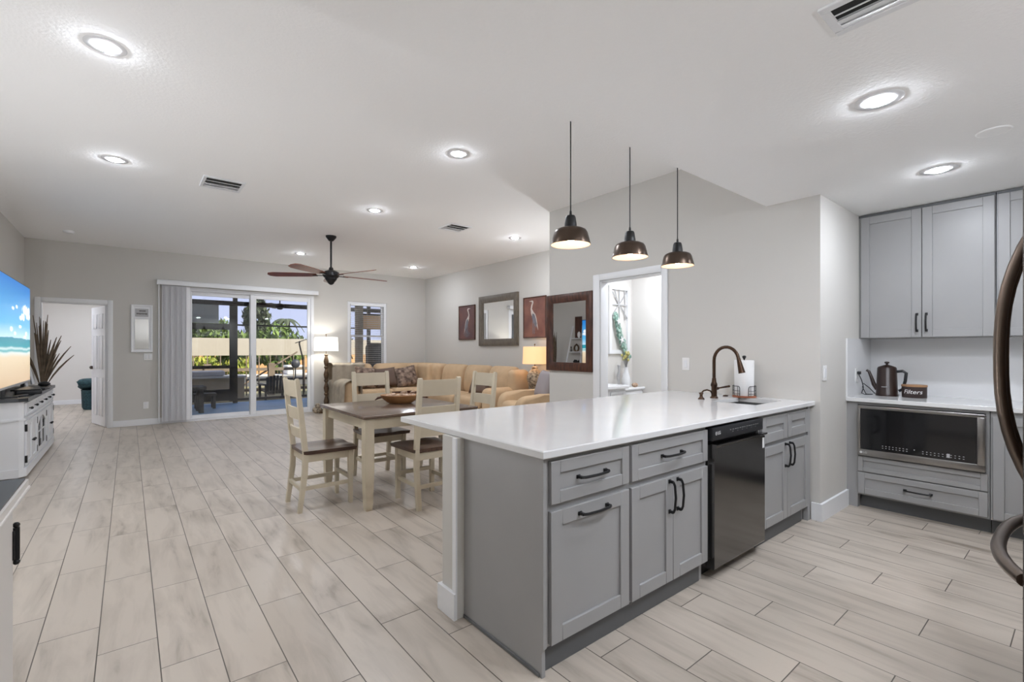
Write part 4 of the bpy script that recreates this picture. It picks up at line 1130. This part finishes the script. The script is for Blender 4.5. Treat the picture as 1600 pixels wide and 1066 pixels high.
# ================================================================== TELEVISION SIDE
t = thing('media_console', 'white cottage media console with a dark top under the television', 'cabinet', (-.99, 7.75, 0))
X0, X1, Y0, Y1, zt = XL + .01, -.80, 6.60, 8.87, .765
ch_ = .20
def oct_(e, x1=X1): return [(X0, Y0 - e), (x1 - ch_ * .55, Y0 - e), (x1 + e, Y0 + ch_), (x1 + e, Y1 - ch_ * .6), (x1 - ch_ * .55, Y1 + e), (X0, Y1 + e)]
oct2 = lambda e: [(X0, Y0 - e), (X1 - .03, Y0 - e), (X1 + e, Y0 + .03), (X1 + e, Y1 - .03), (X1 - .03, Y1 + e), (X0, Y1 + e)]
fz = lambda u, v, d: (u, v, d)
build(B().prism(oct2(0), fz, .10, .58).prism(oct2(0), fz, .60, zt).prism(oct2(.012), fz, .58, .60).prism(oct2(.018), fz, .03, .11), 'carcass', 'console_white', t, flat=True)
build(B().prism(oct2(.03), fz, zt, zt + .035), 'top', 'console_top', t, flat=True)
for yy in (Y0 + .1, Y1 - .1):
    for xx in (X0 + .06, X1 - .08): build(B().box(xx - .03, yy - .03, 0, xx + .03, yy + .03, .04), 'foot', 'console_white', t)
n = 3; wd = (Y1 - Y0 - .12) / n
for i in range(n):
    ya = Y0 + .06 + i * wd
    d = build(shaker(wd - .02, .13, FP(X1, ya + .01, .618), .02, .015), 'drawer', 'console_white', t)
    for k in (.25, .75): build(B().cyl((X1 + .012, ya + wd * k, .683), (X1 + .03, ya + wd * k, .683), .006).sph((X1 + .034, ya + wd * k, .683), .013, n=10), 'knob', 'black_metal', d)
    if i == 1:
        # glazed arched centre doors: frame over a flat dark panel painted as shelf shade
        b = B(); W, H_ = wd - .02, .44
        m = FP(X1, ya + .01, .125)
        op = build(B().box(.06, .05, -.0005, W - .06, H_ - .05, .001).xf(m), 'shelf_shade_panel', 'weathered', t, flat=True)
        b.box(0, 0, 0, .06, H_, .016).box(W - .06, 0, 0, W, H_, .016).box(.06, 0, 0, W - .06, .05, .016)
        arch = [(.06, H_), (.06, H_ - .13)] + [(.06 + (W - .12) * k / 8, H_ - .13 + .085 * math.sin(PI * k / 8)) for k in range(9)] + [(W - .06, H_)]
        b.prism(arch, lambda u, v, d: (u, v, d), 0, .016)
        b.box(W / 2 - .02, .05, 0, W / 2 + .02, H_ - .04, .016)
        build(b.xf(m), 'door', 'console_white', t, flat=True)
        b = B().box(.06, .22, .001, W - .06, .235, .012)
        build(b.xf(m), 'shelf', 'console_white', t, flat=True)
        b = B(); rng = random.Random(5)
        for k in range(9):
            yy = .08 + rng.random() * (W - .2); zz = (.05, .235)[k % 2]
            b.box(yy, zz, .001, yy + .03 + .04 * rng.random(), zz + .05 + .04 * rng.random(), .010)
        build(b.xf(m), 'stored_items', 'plastic_black', op, flat=True)
    else:
        for s in (0, 1):
            W = wd / 2 - .015
            d = build(shaker(W, .44, FP(X1, ya + .01 + s * (wd / 2), .125), .045, .016), 'door', 'console_white', t)
            build(B().cyl((X1 + .014, ya + wd / 2 + (.04 if s else -.04), .34), (X1 + .03, ya + wd / 2 + (.04 if s else -.04), .34), .006).sph((X1 + .034, ya + wd / 2 + (.04 if s else -.04), .34), .013, n=10), 'knob', 'black_metal', d)
            for z in (.19, .50):
                yy = ya + (.012 if s == 0 else wd - .022)
                build(B().box(X1 + .002, yy - .008, z - .035, X1 + .020, yy + .012, z + .035), 'hinge', 'black_metal', d)
TOP = zt + .035
TVX, TVY0, TVY1, TVZ0, TVZ1 = -.935, 6.20, 8.176, .890, 2.025
t = thing('television', 'large flat television showing a blue beach scene on the white console', 'television', (TVX, (TVY0 + TVY1) / 2, TOP))
build(B().box(TVX - .045, TVY0, TVZ0, TVX - .002, TVY1, TVZ1, .004, 1), 'casing', 'plastic_black', t)
sc = build(B().box(-.001, -(TVY1 - TVY0) / 2 + .012, .022, .0015, (TVY1 - TVY0) / 2 - .012, TVZ1 - TVZ0 - .012), 'screen', screen_mat(TVZ1 - TVZ0), None, flat=True)
sc.parent = t; sc.location = (0, 0, TVZ0 - TOP)
build(B().box(TVX + .0, TVY0, TVZ0, TVX + .003, TVY1, TVZ0 + .022), 'bezel', 'silver_grey', t)
for y in (6.75, 7.85): build(B().box(TVX - .12, y - .02, TOP, TVX + .08, y + .02, TOP + .012).box(TVX - .04, y - .015, TOP + .012, TVX - .01, y + .015, TVZ0 + .02), 'stand_foot', 'plastic_black', t)

t = thing('game_console', 'black electronics box lying on the media console below the television', 'electronics', (-.86, 7.35, TOP))
m = Matrix.Translation((-.855, 7.35, TOP)) @ Matrix.Rotation(R(8), 4, 'Z')
bd = build(B().box(-.10, -.28, 0, .10, .28, .05, .012, 3, m=m).box(-.11, -.29, .05, .09, .29, .058, .003, 1, m=m), 'body', 'plastic_black', t)
build(B().box(.101, -.13, .012, .1015, -.04, .016, m=m).box(.101, -.13, .012, .1015, -.125, .04, m=m).box(.101, .12, .015, .1015, .16, .035, m=m), 'front_marks', 'silver_grey', bd)
single(B().box(-.13, -.13, 0, .13, .13, .03, .006, 2, m=Matrix.Translation((-.88, 7.92, TOP)) @ Matrix.Rotation(R(-6), 4, 'Z')), 'router_box', 'plastic_black', 'flat black box at the far end of the media console', 'electronics')
single(B().sph((-.84, 8.48, TOP + .035), .05, (1.2, 1.3, .7), 14).cyl((-.85, 8.46, TOP), (-.83, 8.56, TOP + .05), .012, .02), 'game_controller', 'plastic_black', 'small dark controller on the far corner of the console top', 'controller')
single(B().box(-.09, -.02, 0, .09, .02, .018, .006, 2, m=Matrix.Translation((-.85, 6.86, TOP)) @ Matrix.Rotation(R(70), 4, 'Z')), 'remote_control', 'plastic_black', 'slim black remote control on the near end of the console top', 'remote control')

# dried grasses in a tall floor vase
gx, gy = -.93, 9.14
t = thing('dried_grass_vase', 'tall dark floor vase of dried brown grasses beyond the media console', 'dried plant', (gx, gy, 0))
build(B().lathe([(.0005, 0), (.08, 0), (.10, .15), (.11, .35), (.07, .56), (.035, .66), (.040, .70), (.032, .70), (.028, .66), (.0005, .60)], (gx, gy), 24), 'vase', 'vase_dark', t)
rng = random.Random(11)
for i in range(40):
    a = rng.uniform(-1.9, 1.6); ln = rng.uniform(.45, 1.05); sp_ = rng.uniform(.05, .30) * (1.1 if ln < .8 else .40)
    pts = []; rs = []
    for k in range(7):
        s_ = k / 6
        pts.append((gx + .012 * math.cos(a) + sp_ * math.sin(a + .9) * s_ ** 1.6, gy + .02 * math.sin(a) + sp_ * .7 * math.cos(a + .9) * s_ ** 1.6, .62 + (ln + .10) * s_ - .10 * sp_ * s_ ** 3))
        rs.append(.0025 + (.010 if ln < .85 else .006) * math.sin(PI * min(1, max(0, (s_ - .25) / .78))) + .0005)
    if min(p[0] for p in pts) < XL + .04: pts = [(max(p[0], XL + .05), p[1], p[2]) for p in pts]
    build(B().tube(pts, rs, 6), 'grass_stalk', 'dry_grass', t)

# leaning ladder shelf behind the television with its ornaments
t = thing('ladder_shelf', 'white leaning ladder shelf behind the television, seen in the dark mirror', 'shelf', (-1.05, 8.52, 0))
lx0 = XL + .02
for y in (8.28, 8.80):
    yy = .10 if y > 8.5 else -.10
    b = B().tube([(-1.0 + .02, y, .82), (lx0 + .03, y - yy * .9, 1.90)], .02, 4)
    build(b, 'rail', 'console_white', t)
for z, hw in ((.86, .26), (1.20, .23), (1.555, .20)):
    build(B().box(XL + .005, 8.54 - hw, z, -1.02 - (z - .86) * .08, 8.54 + hw, z + .022), 'shelf_board', 'console_white', t)
single(B().box(XL + .008, 8.42, 1.578, XL + .03, 8.66, 2.14, .004, 1).box(XL + .03, 8.45, 1.62, XL + .04, 8.63, 2.10), 'carved_ornament', 'dark_wood', 'tall dark carved wooden panel standing on the ladder shelf', 'ornament')
single(B().sph((-1.10, 8.43, 1.66), .055, (.6, 1, 1.5)), 'white_ornament', 'white_gloss', 'white egg-shaped ornament on the top board of the ladder shelf', 'ornament')
b = B()
b.tube([(-1.10, 8.52 + .075 * math.cos(2 * PI * k / 16), 1.31 + .085 * math.sin(2 * PI * k / 16)) for k in range(17)], .022, 8).sph((-1.10, 8.52, 1.41), .02)
single(b, 'wreath_ornament', 'antique_bronze', 'round wreath ornament on the middle board of the ladder shelf', 'ornament')
b = B().prism([(-.09, 0), (-.04, .055), (.03, .05), (.07, .015), (.12, .05), (.12, -.05), (.07, -.015), (.03, -.05), (-.04, -.055)], lambda u, v, d: (-1.09 + d, 8.54 - u, .955 + v), -.01, .01).cyl((-1.09, 8.54, .882), (-1.09, 8.54, .91), .02)
single(b, 'fish_ornament', 'black_metal', 'dark metal fish ornament on the lower board of the ladder shelf', 'ornament')
single(B().lathe([(.0005, 1.222), (.03, 1.222), (.02, 1.25), (.012, 1.30), (.02, 1.34), (.006, 1.36)], (-1.10, 8.71), 14), 'bird_ornament', 'vase_dark', 'small dark bird ornament beside the wreath ornament', 'ornament')

# buffet at the picture edge
t = thing('buffet_cabinet', 'white buffet cabinet with a dark top cut off by the picture edge', 'cabinet', (-.46, 1.46, 0))
build(B().box(-.66, .92, .04, -.258, 1.930, .875), 'carcass', 'buffet_white', t, flat=True)
build(B().box(-.69, .90, .875, -.222, 1.957, .885, .004).box(-.69, .90, .885, -.226, 1.953, .903), 'top_edge', 'buffet_white', t)
build(B().box(-.684, .905, .903, -.232, 1.947, .908), 'top', 'tabletop_dark', t)
for yy in (.97, 1.88):
    for xx in (-.62, -.30): build(B().box(xx - .025, yy - .025, 0, xx + .025, yy + .025, .04), 'foot', 'buffet_white', t)
for k, (ya, yb) in enumerate(((1.895, 1.43), (1.42, .96))):
    d = build(B().box(-.258, yb, .09, -.250, ya, .83, .002, 1), 'door', 'buffet_white', t)
    for z in (.735, .26):
        yy = ya + .012 if k == 0 else yb - .012
        build(B().cyl((-.245, yy, z - .045), (-.245, yy, z + .045), .0075, n=10).sph((-.245, yy, z + .052), .008, n=8).sph((-.245, yy, z - .052), .008, n=8).box(-.257, yy - .022, z - .04, -.246, yy + .022, z + .04), 'hinge', 'black_metal', d)

# unseen uplighter lamps, added only to brighten the ceilings
def added_uplight(name, label, x, y, z0, z1, power, stem_r=.012):
    t = thing(name, label, 'lamp', (x, y, z0))
    build(B().lathe([(.0005, z0), (.12, z0), (.12, z0 + .02), (.02, z0 + .04), (.0005, z0 + .04)], (x, y)), 'lamp_base', 'antique_bronze', t)
    build(B().cyl((x, y, z0 + .03), (x, y, z1), stem_r), 'stem', 'antique_bronze', t)
    build(B().lathe([(.0005, z1), (.06, z1 + .01), (.13, z1 + .06), (.17, z1 + .12), (.165, z1 + .12), (.12, z1 + .065), (.05, z1 + .02), (.0005, z1 + .015)], (x, y), 32), 'bowl_shade', 'lamp_white', t)
    l = bpy.data.lights.new('added_fill_bulb', 'POINT'); l.energy = power; l.shadow_soft_size = .05; l.color = (.95, .98, 1.03)
    o = bpy.data.objects.new('added_fill_bulb', l); COL.objects.link(o); o.parent = t; o.location = (0, 0, z1 + .09 - z0)
UP = 1.0
added_uplight('floor_lamp', 'added unseen tall uplighter behind the viewer, brightening the ceiling', .75, -1.3, 0, 1.45, 42 * UP)
added_uplight('floor_lamp', 'added unseen low uplighter brightening the ceiling, between buffet and media console', -.79, 3.75, 0, .50, 58 * UP)
added_uplight('floor_lamp', 'added unseen tall uplighter brightening the ceiling from behind the powder room wall', 4.75, 4.55, 0, 1.35, 28 * UP)

# ================================================================== BEDROOM AND POWDER ROOM ITEMS
t = thing('woven_basket', 'dark teal woven basket on the bedroom floor behind the open door', 'basket', (-.55, 13.55, 0))
build(B().lathe([(.0005, 0), (.20, 0), (.225, .05), (.235, .40), (.245, .42), (.225, .42), (.215, .05), (.0005, .03)], (-.55, 13.55), 28), 'body', 'teal_basket', t)
single(B().pillow(.50, .40, .20, Matrix.Translation((-.60, 13.5, .54)) @ Matrix.Rotation(R(70), 4, 'X')), 'throw_pillow', 'teal_basket', 'dark teal cushion on top of the woven basket', 'pillow', ang=180)

t = thing('wall_frame', 'white window-style wooden frame on the powder room wall, hung with a garland', 'wall decor', (5.22, 4.10, 1.25))
m = FY(5.20, 4.10, 1.68)
b = B(); W, H_ = .44, .92
b.box(-W / 2, -H_ / 2, 0, -W / 2 + .05, H_ / 2, .03).box(W / 2 - .05, -H_ / 2, 0, W / 2, H_ / 2, .03).box(-W / 2 + .0505, -H_ / 2, 0, W / 2 - .0505, -H_ / 2 + .05, .028).box(-W / 2 + .0505, H_ / 2 - .05, 0, W / 2 - .0505, H_ / 2, .028)
fr = build(b.xf(m), 'frame', 'white_gloss', t)
b = B()
for (a, c_) in (((-.17, .40), (.17, .03)), ((.17, .40), (-.17, .03)), ((0, .41), (0, .02)), ((-.10, .41), (-.02, .2)), ((.12, .41), (.12, .0))):
    b.cyl((a[0], a[1], .018), (c_[0], c_[1], .018), .007, n=6)
b.box(-.17, .20, .012, .17, .215, .022)
build(b.xf(m), 'lattice_bars', 'silver_grey', t)
t = thing('leaf_garland', 'green leaf garland with white starfish hanging down the powder room frame', 'garland', (5.2, 4.06, 1.2))
b = B(); rng = random.Random(2)
for i in range(150):
    s_ = i / 149; x = -.13 + .28 * s_ + rng.uniform(-.035, .035); z = .06 - .58 * s_ + .05 * math.sin(PI * s_) * -1 + rng.uniform(-.03, .03)
    b.sph(m @ Vector((x, z, .05 + rng.uniform(-.015, .02))), .02, (1, .5, 1.3), 6)
build(b, 'leaves', 'garland_green', t)
for (x, z, r_) in ((-.09, -.02, .05), (-.02, -.27, .055), (.10, -.45, .05)):
    st = []
    for k in range(10):
        a = PI / 2 + k * PI / 5 + .3; q = r_ if k % 2 == 0 else r_ * .35; st.append((x + q * math.cos(a), z + q * math.sin(a)))
    build(B().prism(st, lambda u, v, d: m @ Vector((u, v, d)), .075, .085), 'starfish', 'white_gloss', t)

t = thing('vanity_cabinet', 'white vanity cabinet just inside the powder room doorway', 'vanity', (4.45, 3.85, 0))
build(B().box(4.15, 3.64, 0, 4.75, 4.099, .80), 'carcass', 'console_white', t)
build(B().box(4.14, 3.60, .80, 4.78, 4.099, .84, .006), 'vanity_top', 'white_gloss', t)
build(shaker(.27, .15, FY(4.17, 3.64, .62), .03, .015), 'drawer', 'console_white', t); build(shaker(.27, .15, FY(4.46, 3.64, .62), .03, .015), 'drawer', 'console_white', t)
t = thing('toilet', 'white toilet with its tank against the powder room wall beside the vanity', 'toilet', (5.25, 3.9, 0))
build(B().box(5.06, 3.87, .36, 5.46, 4.08, .735, .04, 4), 'tank', 'white_gloss', t)
build(B().box(5.05, 3.855, .735, 5.47, 4.09, .77, .012, 3), 'tank_lid', 'white_gloss', t)
m2 = Matrix.Translation((5.26, 3.55, 0)) @ Matrix.Diagonal((1, 1.35, 1, 1))
build(B().lathe([(.0005, 0), (.13, 0), (.12, .15), (.18, .36), (.19, .40), (.0005, .40)], n=28).xf(m2), 'bowl', 'white_gloss', t)
build(B().lathe([(.0005, .40), (.195, .40), (.2, .415), (.19, .43), (.0005, .43)], n=28).xf(m2), 'seat', 'white_gloss', t)
vx, vy, vz = 5.20, 3.97, .77
t = thing('flower_vase', 'white vase of small yellow flowers on the toilet tank', 'vase', (vx, vy, vz))
build(B().lathe([(.0005, vz), (.05, vz), (.062, vz + .06), (.06, vz + .12), (.035, vz + .19), (.025, vz + .24), (.032, vz + .27), (.0005, vz + .25)], (vx, vy), 24), 'vase', 'white_gloss', t)
b = B(); f_ = B(); rng = random.Random(9)
for i in range(16):
    a = rng.random() * 6.3; s_ = rng.uniform(.02, .10); e_ = (vx + s_ * math.cos(a), vy + s_ * math.sin(a) * .8, vz + .36 + rng.uniform(0, .12))
    b.cyl((vx, vy, vz + .25), e_, .003, n=5); f_.sph(e_, .016, (1, 1, 1.3), 6)
build(b, 'stems', 'dim_mark', t); build(f_, 'blossoms', 'flower_yellow', t)
t = thing('figurine', 'slender white seahorse figurine on the tank beside the flower vase', 'figurine', (5.085, 4.0, .77))
build(B().tube([(5.085, 4.0, .77), (5.085, 4.0, .84), (5.075, 4.0, .92), (5.095, 4.0, 1.0), (5.085, 4.0, 1.06), (5.06, 4.0, 1.07)], [.03, .012, .022, .018, .02, .008], 10), 'body', 'silver_grey', t)
single(B().sph((5.30, 3.90, .80), .05, (1, .8, .6), 12), 'shell', 'shells', 'small tan shell on the powder room tank lid', 'shell')

# ================================================================== OUTSIDE THE SLIDER
struct(B().box(-.6, YF + T + .001, -.14, 8.5, 13.6, -.05), 'floor_patio', 'patio_blue')
struct(B().box(-8, 13.6, -.30, 18, 40, -.12), 'ground', 'lawn')
struct(B().box(.56, YF + T, 2.62, 8.5, 13.6, 2.72), 'ceiling_patio', 'stucco_beige')
struct(B().box(XR + T, YF + T, -.05, XR + T + .1, 12.0, 2.62), 'wall_patio', 'cream_brick')
YS = 13.4
t = thing('screen_enclosure', 'black metal framed screen enclosure with a door around the patio', 'screen enclosure', (4, YS, -.05))
def bar(x0, z0, x1, z1, y=YS, d=.05): return B().box(x0, y, z0, x1, y + d, z1)
for x in (.60, 2.00, 4.35, 5.42, 5.95, 8.0): build(bar(x, -.05, x + .10, 2.62), 'post', 'screen_black', t)
build(bar(.6, 2.36, 8.1, 2.47), 'top_beam', 'screen_black', t)
build(bar(2.10, 1.865, 8.0, 1.905), 'rail', 'screen_black', t)
build(bar(2.10, .0, 8.0, .06), 'rail', 'screen_black', t)
dp = build(bar(.70, 1.76, 2.0, 1.905).box(.70, YS, .81, 2.0, YS + .05, .885).box(.70, YS, .02, 2.0, YS + .05, .30).box(1.93, YS - .01, 0, 2.06, YS + .06, 2.36), 'screen_door', 'screen_black', t)
build(B().box(1.12, YS + .01, 1.91, 1.70, YS + .02, 2.36), 'door_shade', 'frosted', dp)
# patio fan
pfx, pfy = 2.70, 11.8
t = thing('patio_fan', 'black patio ceiling fan seen through the sliding door', 'ceiling fan', (pfx, pfy, 2.2))
build(B().cyl((pfx, pfy, 2.3), (pfx, pfy, 2.62), .012).lathe([(.0005, 2.34), (.09, 2.32), (.10, 2.26), (.05, 2.2), (.0005, 2.19)], (pfx, pfy), 20), 'motor_housing', 'screen_black', t)
for k in range(5):
    mm = Matrix.Translation((pfx, pfy, 2.27)) @ Matrix.Rotation(R(20 + 72 * k), 4, 'Z') @ Matrix.Rotation(R(10), 4, 'X')
    build(B().prism([(.08, -.03), (.3, -.06), (.62, -.065), (.66, 0), (.62, .065), (.3, .06), (.08, .03)], lambda u, v, d: mm @ Vector((u, v, d)), 0, .008), 'blade', 'screen_black', t)
# awning band, dock rail
t = thing('shade_awning', 'long beige awning band hanging across the yard beyond the patio screen', 'awning', (4, 16, 1.09))
build(B().box(-2, 16.3, 1.095, 9.5, 16.36, 1.615), 'panel', 'awning_beige', t)
for x in (-1.9, 9.4): build(B().box(x, 16.36, -.12, x + .1, 16.46, 1.6), 'post', 'deck_wood', t)
t = thing('dock_railing', 'weathered wooden dock railing with posts and thin balusters outside', 'railing', (4, 16, -.12))
build(B().box(-1, 15.9, .63, 9, 15.98, .72).box(-1, 15.9, .02, 9, 15.96, .09), 'rail', 'deck_wood', t)
for x in (.2, 1.66, 3.32, 5.0, 6.6): build(B().box(x, 15.86, -.12, x + .17, 16.02, .86), 'post', 'deck_wood', t)
rng = random.Random(21); x = -.9
while x < 8.8:
    build(B().cyl((x, 15.94, -.1), (x + rng.uniform(-.02, .02), 15.94, 1.1), .016, n=6), 'baluster', 'deck_wood', t); x += .33
build(B().cyl((2.65, 16.1, .2), (4.2, 16.1, 1.2), .025, n=6), 'brace', 'deck_wood', t)
# neighbour's sunlit wall
t = thing('neighbour_wall', 'sunlit peach wall standing across the yard beyond the dock', 'wall', (5, 24, -.12))
build(B().box(-3, 24, -.12, 14, 24.2, 1.15), 'wall', 'orange_panel', t)
build(B().box(-3, 23.95, 1.15, 14, 24.25, 1.25), 'coping', 'awning_beige', t)
# boat hull and outdoor furniture
t = thing('boat', 'white boat hull moored behind the dock railing', 'boat', (4.2, 18, -.12))
build(B().prism([(2.6, .42), (3.0, .05), (6.4, .05), (6.9, .5), (6.0, .45), (4.8, .38)], lambda u, v, d: (u, d, v), 17.6, 18.6), 'hull', 'boat_white', t, flat=True)
build(B().box(4.3, 17.75, .40, 4.9, 18.4, .72, .05), 'console', 'boat_white', t)
build(B().box(3.0, 17.58, .22, 6.5, 17.61, .30), 'stripe', 'navy_plastic', t)
t = thing('grill_counter', 'pale outdoor counter with a dark grill beyond the screen door', 'outdoor kitchen', (1.6, 15.2, -.12))
build(B().box(.7, 14.9, -.12, 2.5, 15.5, .50), 'counter', 'stucco_beige', t)
build(B().box(.65, 14.85, .50, 2.55, 15.55, .55), 'countertop', 'boat_white', t)
build(B().box(1.15, 14.95, .55, 2.05, 15.4, .70, .06, 4), 'grill', 'silver_grey', t)
t = thing('picnic_table', 'dark weathered patio table beside its bench behind the glass', 'table', (1.05, 12.0, -.05))
build(B().box(.62, 11.65, .43, 1.26, 12.3, .50), 'tabletop', 'weathered', t)
for x, y in ((1.13, 11.75), (1.13, 12.2), (.70, 11.75), (.70, 12.2)): build(B().box(x, y - .03, -.05, x + .09, y + .04, .43), 'leg', 'weathered', t)
t = thing('patio_bench', 'low dark weathered bench next to the patio table', 'bench', (1.36, 12.6, -.05))
build(B().box(1.12, 12.42, .24, 1.54, 12.78, .29), 'seat', 'weathered', t)
for x, y in ((1.49, 12.47), (1.49, 12.73), (1.17, 12.47), (1.17, 12.73)): build(B().box(x - .025, y - .03, -.05, x + .03, y + .03, .24), 'leg', 'weathered', t)
# adirondack chair
t = thing('adirondack_chair', 'dark blue Adirondack chair on the lawn outside the screen', 'chair', (3.15, 14.3, -.12))
for i in range(6):
    a = (i - 2.5) * .075
    build(B().prism([(a - .034, .0), (a + .034, .0), (a + .034 + a * .12, .52 - a * a * 1.6), (a - .034 + a * .12, .52 - a * a * 1.6)], lambda u, v, d: (3.15 + u, 14.30 - v * .25 + d, .05 + v), 0, .02), 'back_slat', 'navy_plastic', t)
build(B().box(2.90, 14.25, .10, 3.40, 14.78, .13), 'seat', 'navy_plastic', t)
for s in (-1, 1):
    build(B().box(3.15 + s * .29 - .05, 14.15, .30, 3.15 + s * .29 + .05, 14.85, .33), 'armrest', 'navy_plastic', t)
    build(B().box(3.15 + s * .29 - .025, 14.72, -.12, 3.15 + s * .29 + .025, 14.80, .30), 'leg', 'navy_plastic', t)
    build(B().box(3.15 + s * .26 - .02, 14.15, -.12, 3.15 + s * .26 + .02, 14.22, .30), 'leg', 'navy_plastic', t)
single(B().tube([(3.98, 14.6, -.12), (3.97, 14.6, .5), (3.96, 14.6, 1.0), (3.86, 14.6, 1.45), (3.88, 14.6, 1.52)], .022, 8).cyl((3.75, 14.6, 1.46), (4.3, 14.6, 1.66), .012, n=6), 'umbrella_pole', 'screen_black', 'thin dark bent umbrella pole outside beside the slider frame', 'pole')
single(B().cyl((4.05, 15.74, -.12), (4.05, 15.75, .95), .02, n=8).sph((4.05, 15.72, .83), .14, (1, .6, 1), 12), 'dock_float', 'navy_plastic', 'dark blue float hung on the dock railing', 'float')

def leafy(name, label, cx0, cy0, cz0, rx, ry, rz_, n, size, mat, seed, trunk=None):
    rng = random.Random(seed)
    t = thing(name, label, 'tree' if trunk else 'bush', (cx0, cy0, -.12))
    b = B()
    for i in range(n):
        while 1:
            p = Vector((rng.uniform(-1, 1), rng.uniform(-1, 1), rng.uniform(-1, 1)))
            if .35 < p.length < 1: break
        p = Vector((cx0 + p.x * rx, cy0 + p.y * ry, cz0 + p.z * rz_ * (1 + .2 * math.sin(5 * p.x + seed))))
        mm = Matrix.Translation(p) @ Matrix.Rotation(rng.random() * 6.3, 4, 'Z') @ Matrix.Rotation(rng.uniform(.2, 2.6), 4, 'X')
        s_ = size * rng.uniform(.6, 1.3)
        b.bm.faces.new([b.bm.verts.new(mm @ Vector(q)) for q in ((-s_ * .4, 0, 0), (0, -s_, .2 * s_), (s_ * .4, 0, 0), (0, s_, .2 * s_))])
    build(b, 'foliage', mat, t, flat=True)
    build(B().cyl((cx0, cy0, -.12), (cx0, cy0, cz0), .10 if trunk else .05, n=8), 'trunk' if trunk else 'stem', 'bark', t)
leafy('garden_bush', 'bright green bush above the awning, seen through the wider pane', 4.65, 21, 1.35, 1.35, .9, .85, 1300, .16, 'leaf_green', 1)
leafy('garden_bush', 'bright green bush above the awning beside the sash bar', 3.1, 22.5, 1.4, .95, .65, .9, 1200, .16, 'leaf_green', 2)
leafy('garden_bush', 'olive green bush above the awning at the slider frame side', 7.2, 22, 1.3, 1.0, .9, .85, 1000, .16, 'leaf_dark', 3)
leafy('garden_bush', 'sunlit yellow-green bush under the awning behind the screen door', 1.7, 19, .6, .8, .6, .50, 800, .11, 'leaf_yellow', 4)
leafy('garden_bush', 'smaller yellow-green bush below the awning next to the screen door post', 3.1, 19.4, .55, .5, .5, .42, 500, .10, 'leaf_yellow', 5)
leafy('garden_tree', 'bushy green tree rising behind the screen door', 2.45, 25.6, 2.4, .85, .8, .85, 1300, .17, 'leaf_green', 6, True)
leafy('garden_tree', 'dark slender conifer on the skyline above the green bushes', 5.65, 30, 2.9, .7, .8, 1.35, 1100, .2, 'leaf_dark', 7, True)
leafy('garden_tree', 'dusky low tree line tree at the screen door shade', 1.2, 28.2, 2.35, .95, .9, .9, 900, .2, 'leaf_dark', 8, True)
leafy('garden_bush', 'grey-green shrub beside the sunny hedge near the picture of the slider edge', 6.0, 18.9, 1.2, .7, .5, .8, 700, .12, 'leaf_green', 12)
# palm
t = thing('palm_tree', 'drooping palm tree on the skyline outside the slider', 'palm tree', (7.9, 33, -.12))
build(B().cyl((7.9, 33, -.12), (7.9, 33, 3.2), .12, .08, n=10), 'trunk', 'bark', t)
for i in range(11):
    a = i * 2 * PI / 11
    def fr_(u, v, a=a):
        r_ = 1.15 * u; wv = (v - .5) * .34 * math.sin(PI * min(.98, u + .1))
        return (7.9 + r_ * math.cos(a) - wv * math.sin(a), 33 + r_ * math.sin(a) + wv * math.cos(a), 3.2 + .6 * u - 1.35 * u * u - abs(v - .5) * .15)
    build(B().grid(fr_, 8, 2), 'frond', 'leaf_dark', t)
# tan roller shade panels of the enclosure seen through the sash window
t = thing('roller_shade', 'tan roller shade hung between the enclosure posts, seen through the sash window', 'shade', (5.7, YS - .05, 1.78))
build(B().box(5.12, YS - .05, 1.88, 5.98, YS - .04, 2.28), 'fabric', 'shade_tan_backlit', t)
build(B().cyl((5.12, YS - .045, 2.30), (5.98, YS - .045, 2.30), .025), 'roller', 'screen_black', t)
build(B().cyl((5.12, YS - .045, 1.875), (5.98, YS - .045, 1.875), .012), 'bottom_bar', 'screen_black', t)
single(B().box(4.90, 12.75, -.05, 5.04, 13.0, 2.62), 'patio_column', 'cream_brick', 'pale brick column of the patio, seen at the edge of the sash window', 'column')
t = thing('covered_grill', 'large dark covered grill on the patio outside the sash window', 'grill', (5.85, 12.9, -.05))
build(B().box(5.22, 12.72, -.05, 6.2, 13.15, 1.46, .14, 4), 'cover', 'weathered', t)

for o in list(bpy.data.objects):
    if o.type == 'EMPTY' and not o.children: bpy.data.objects.remove(o)
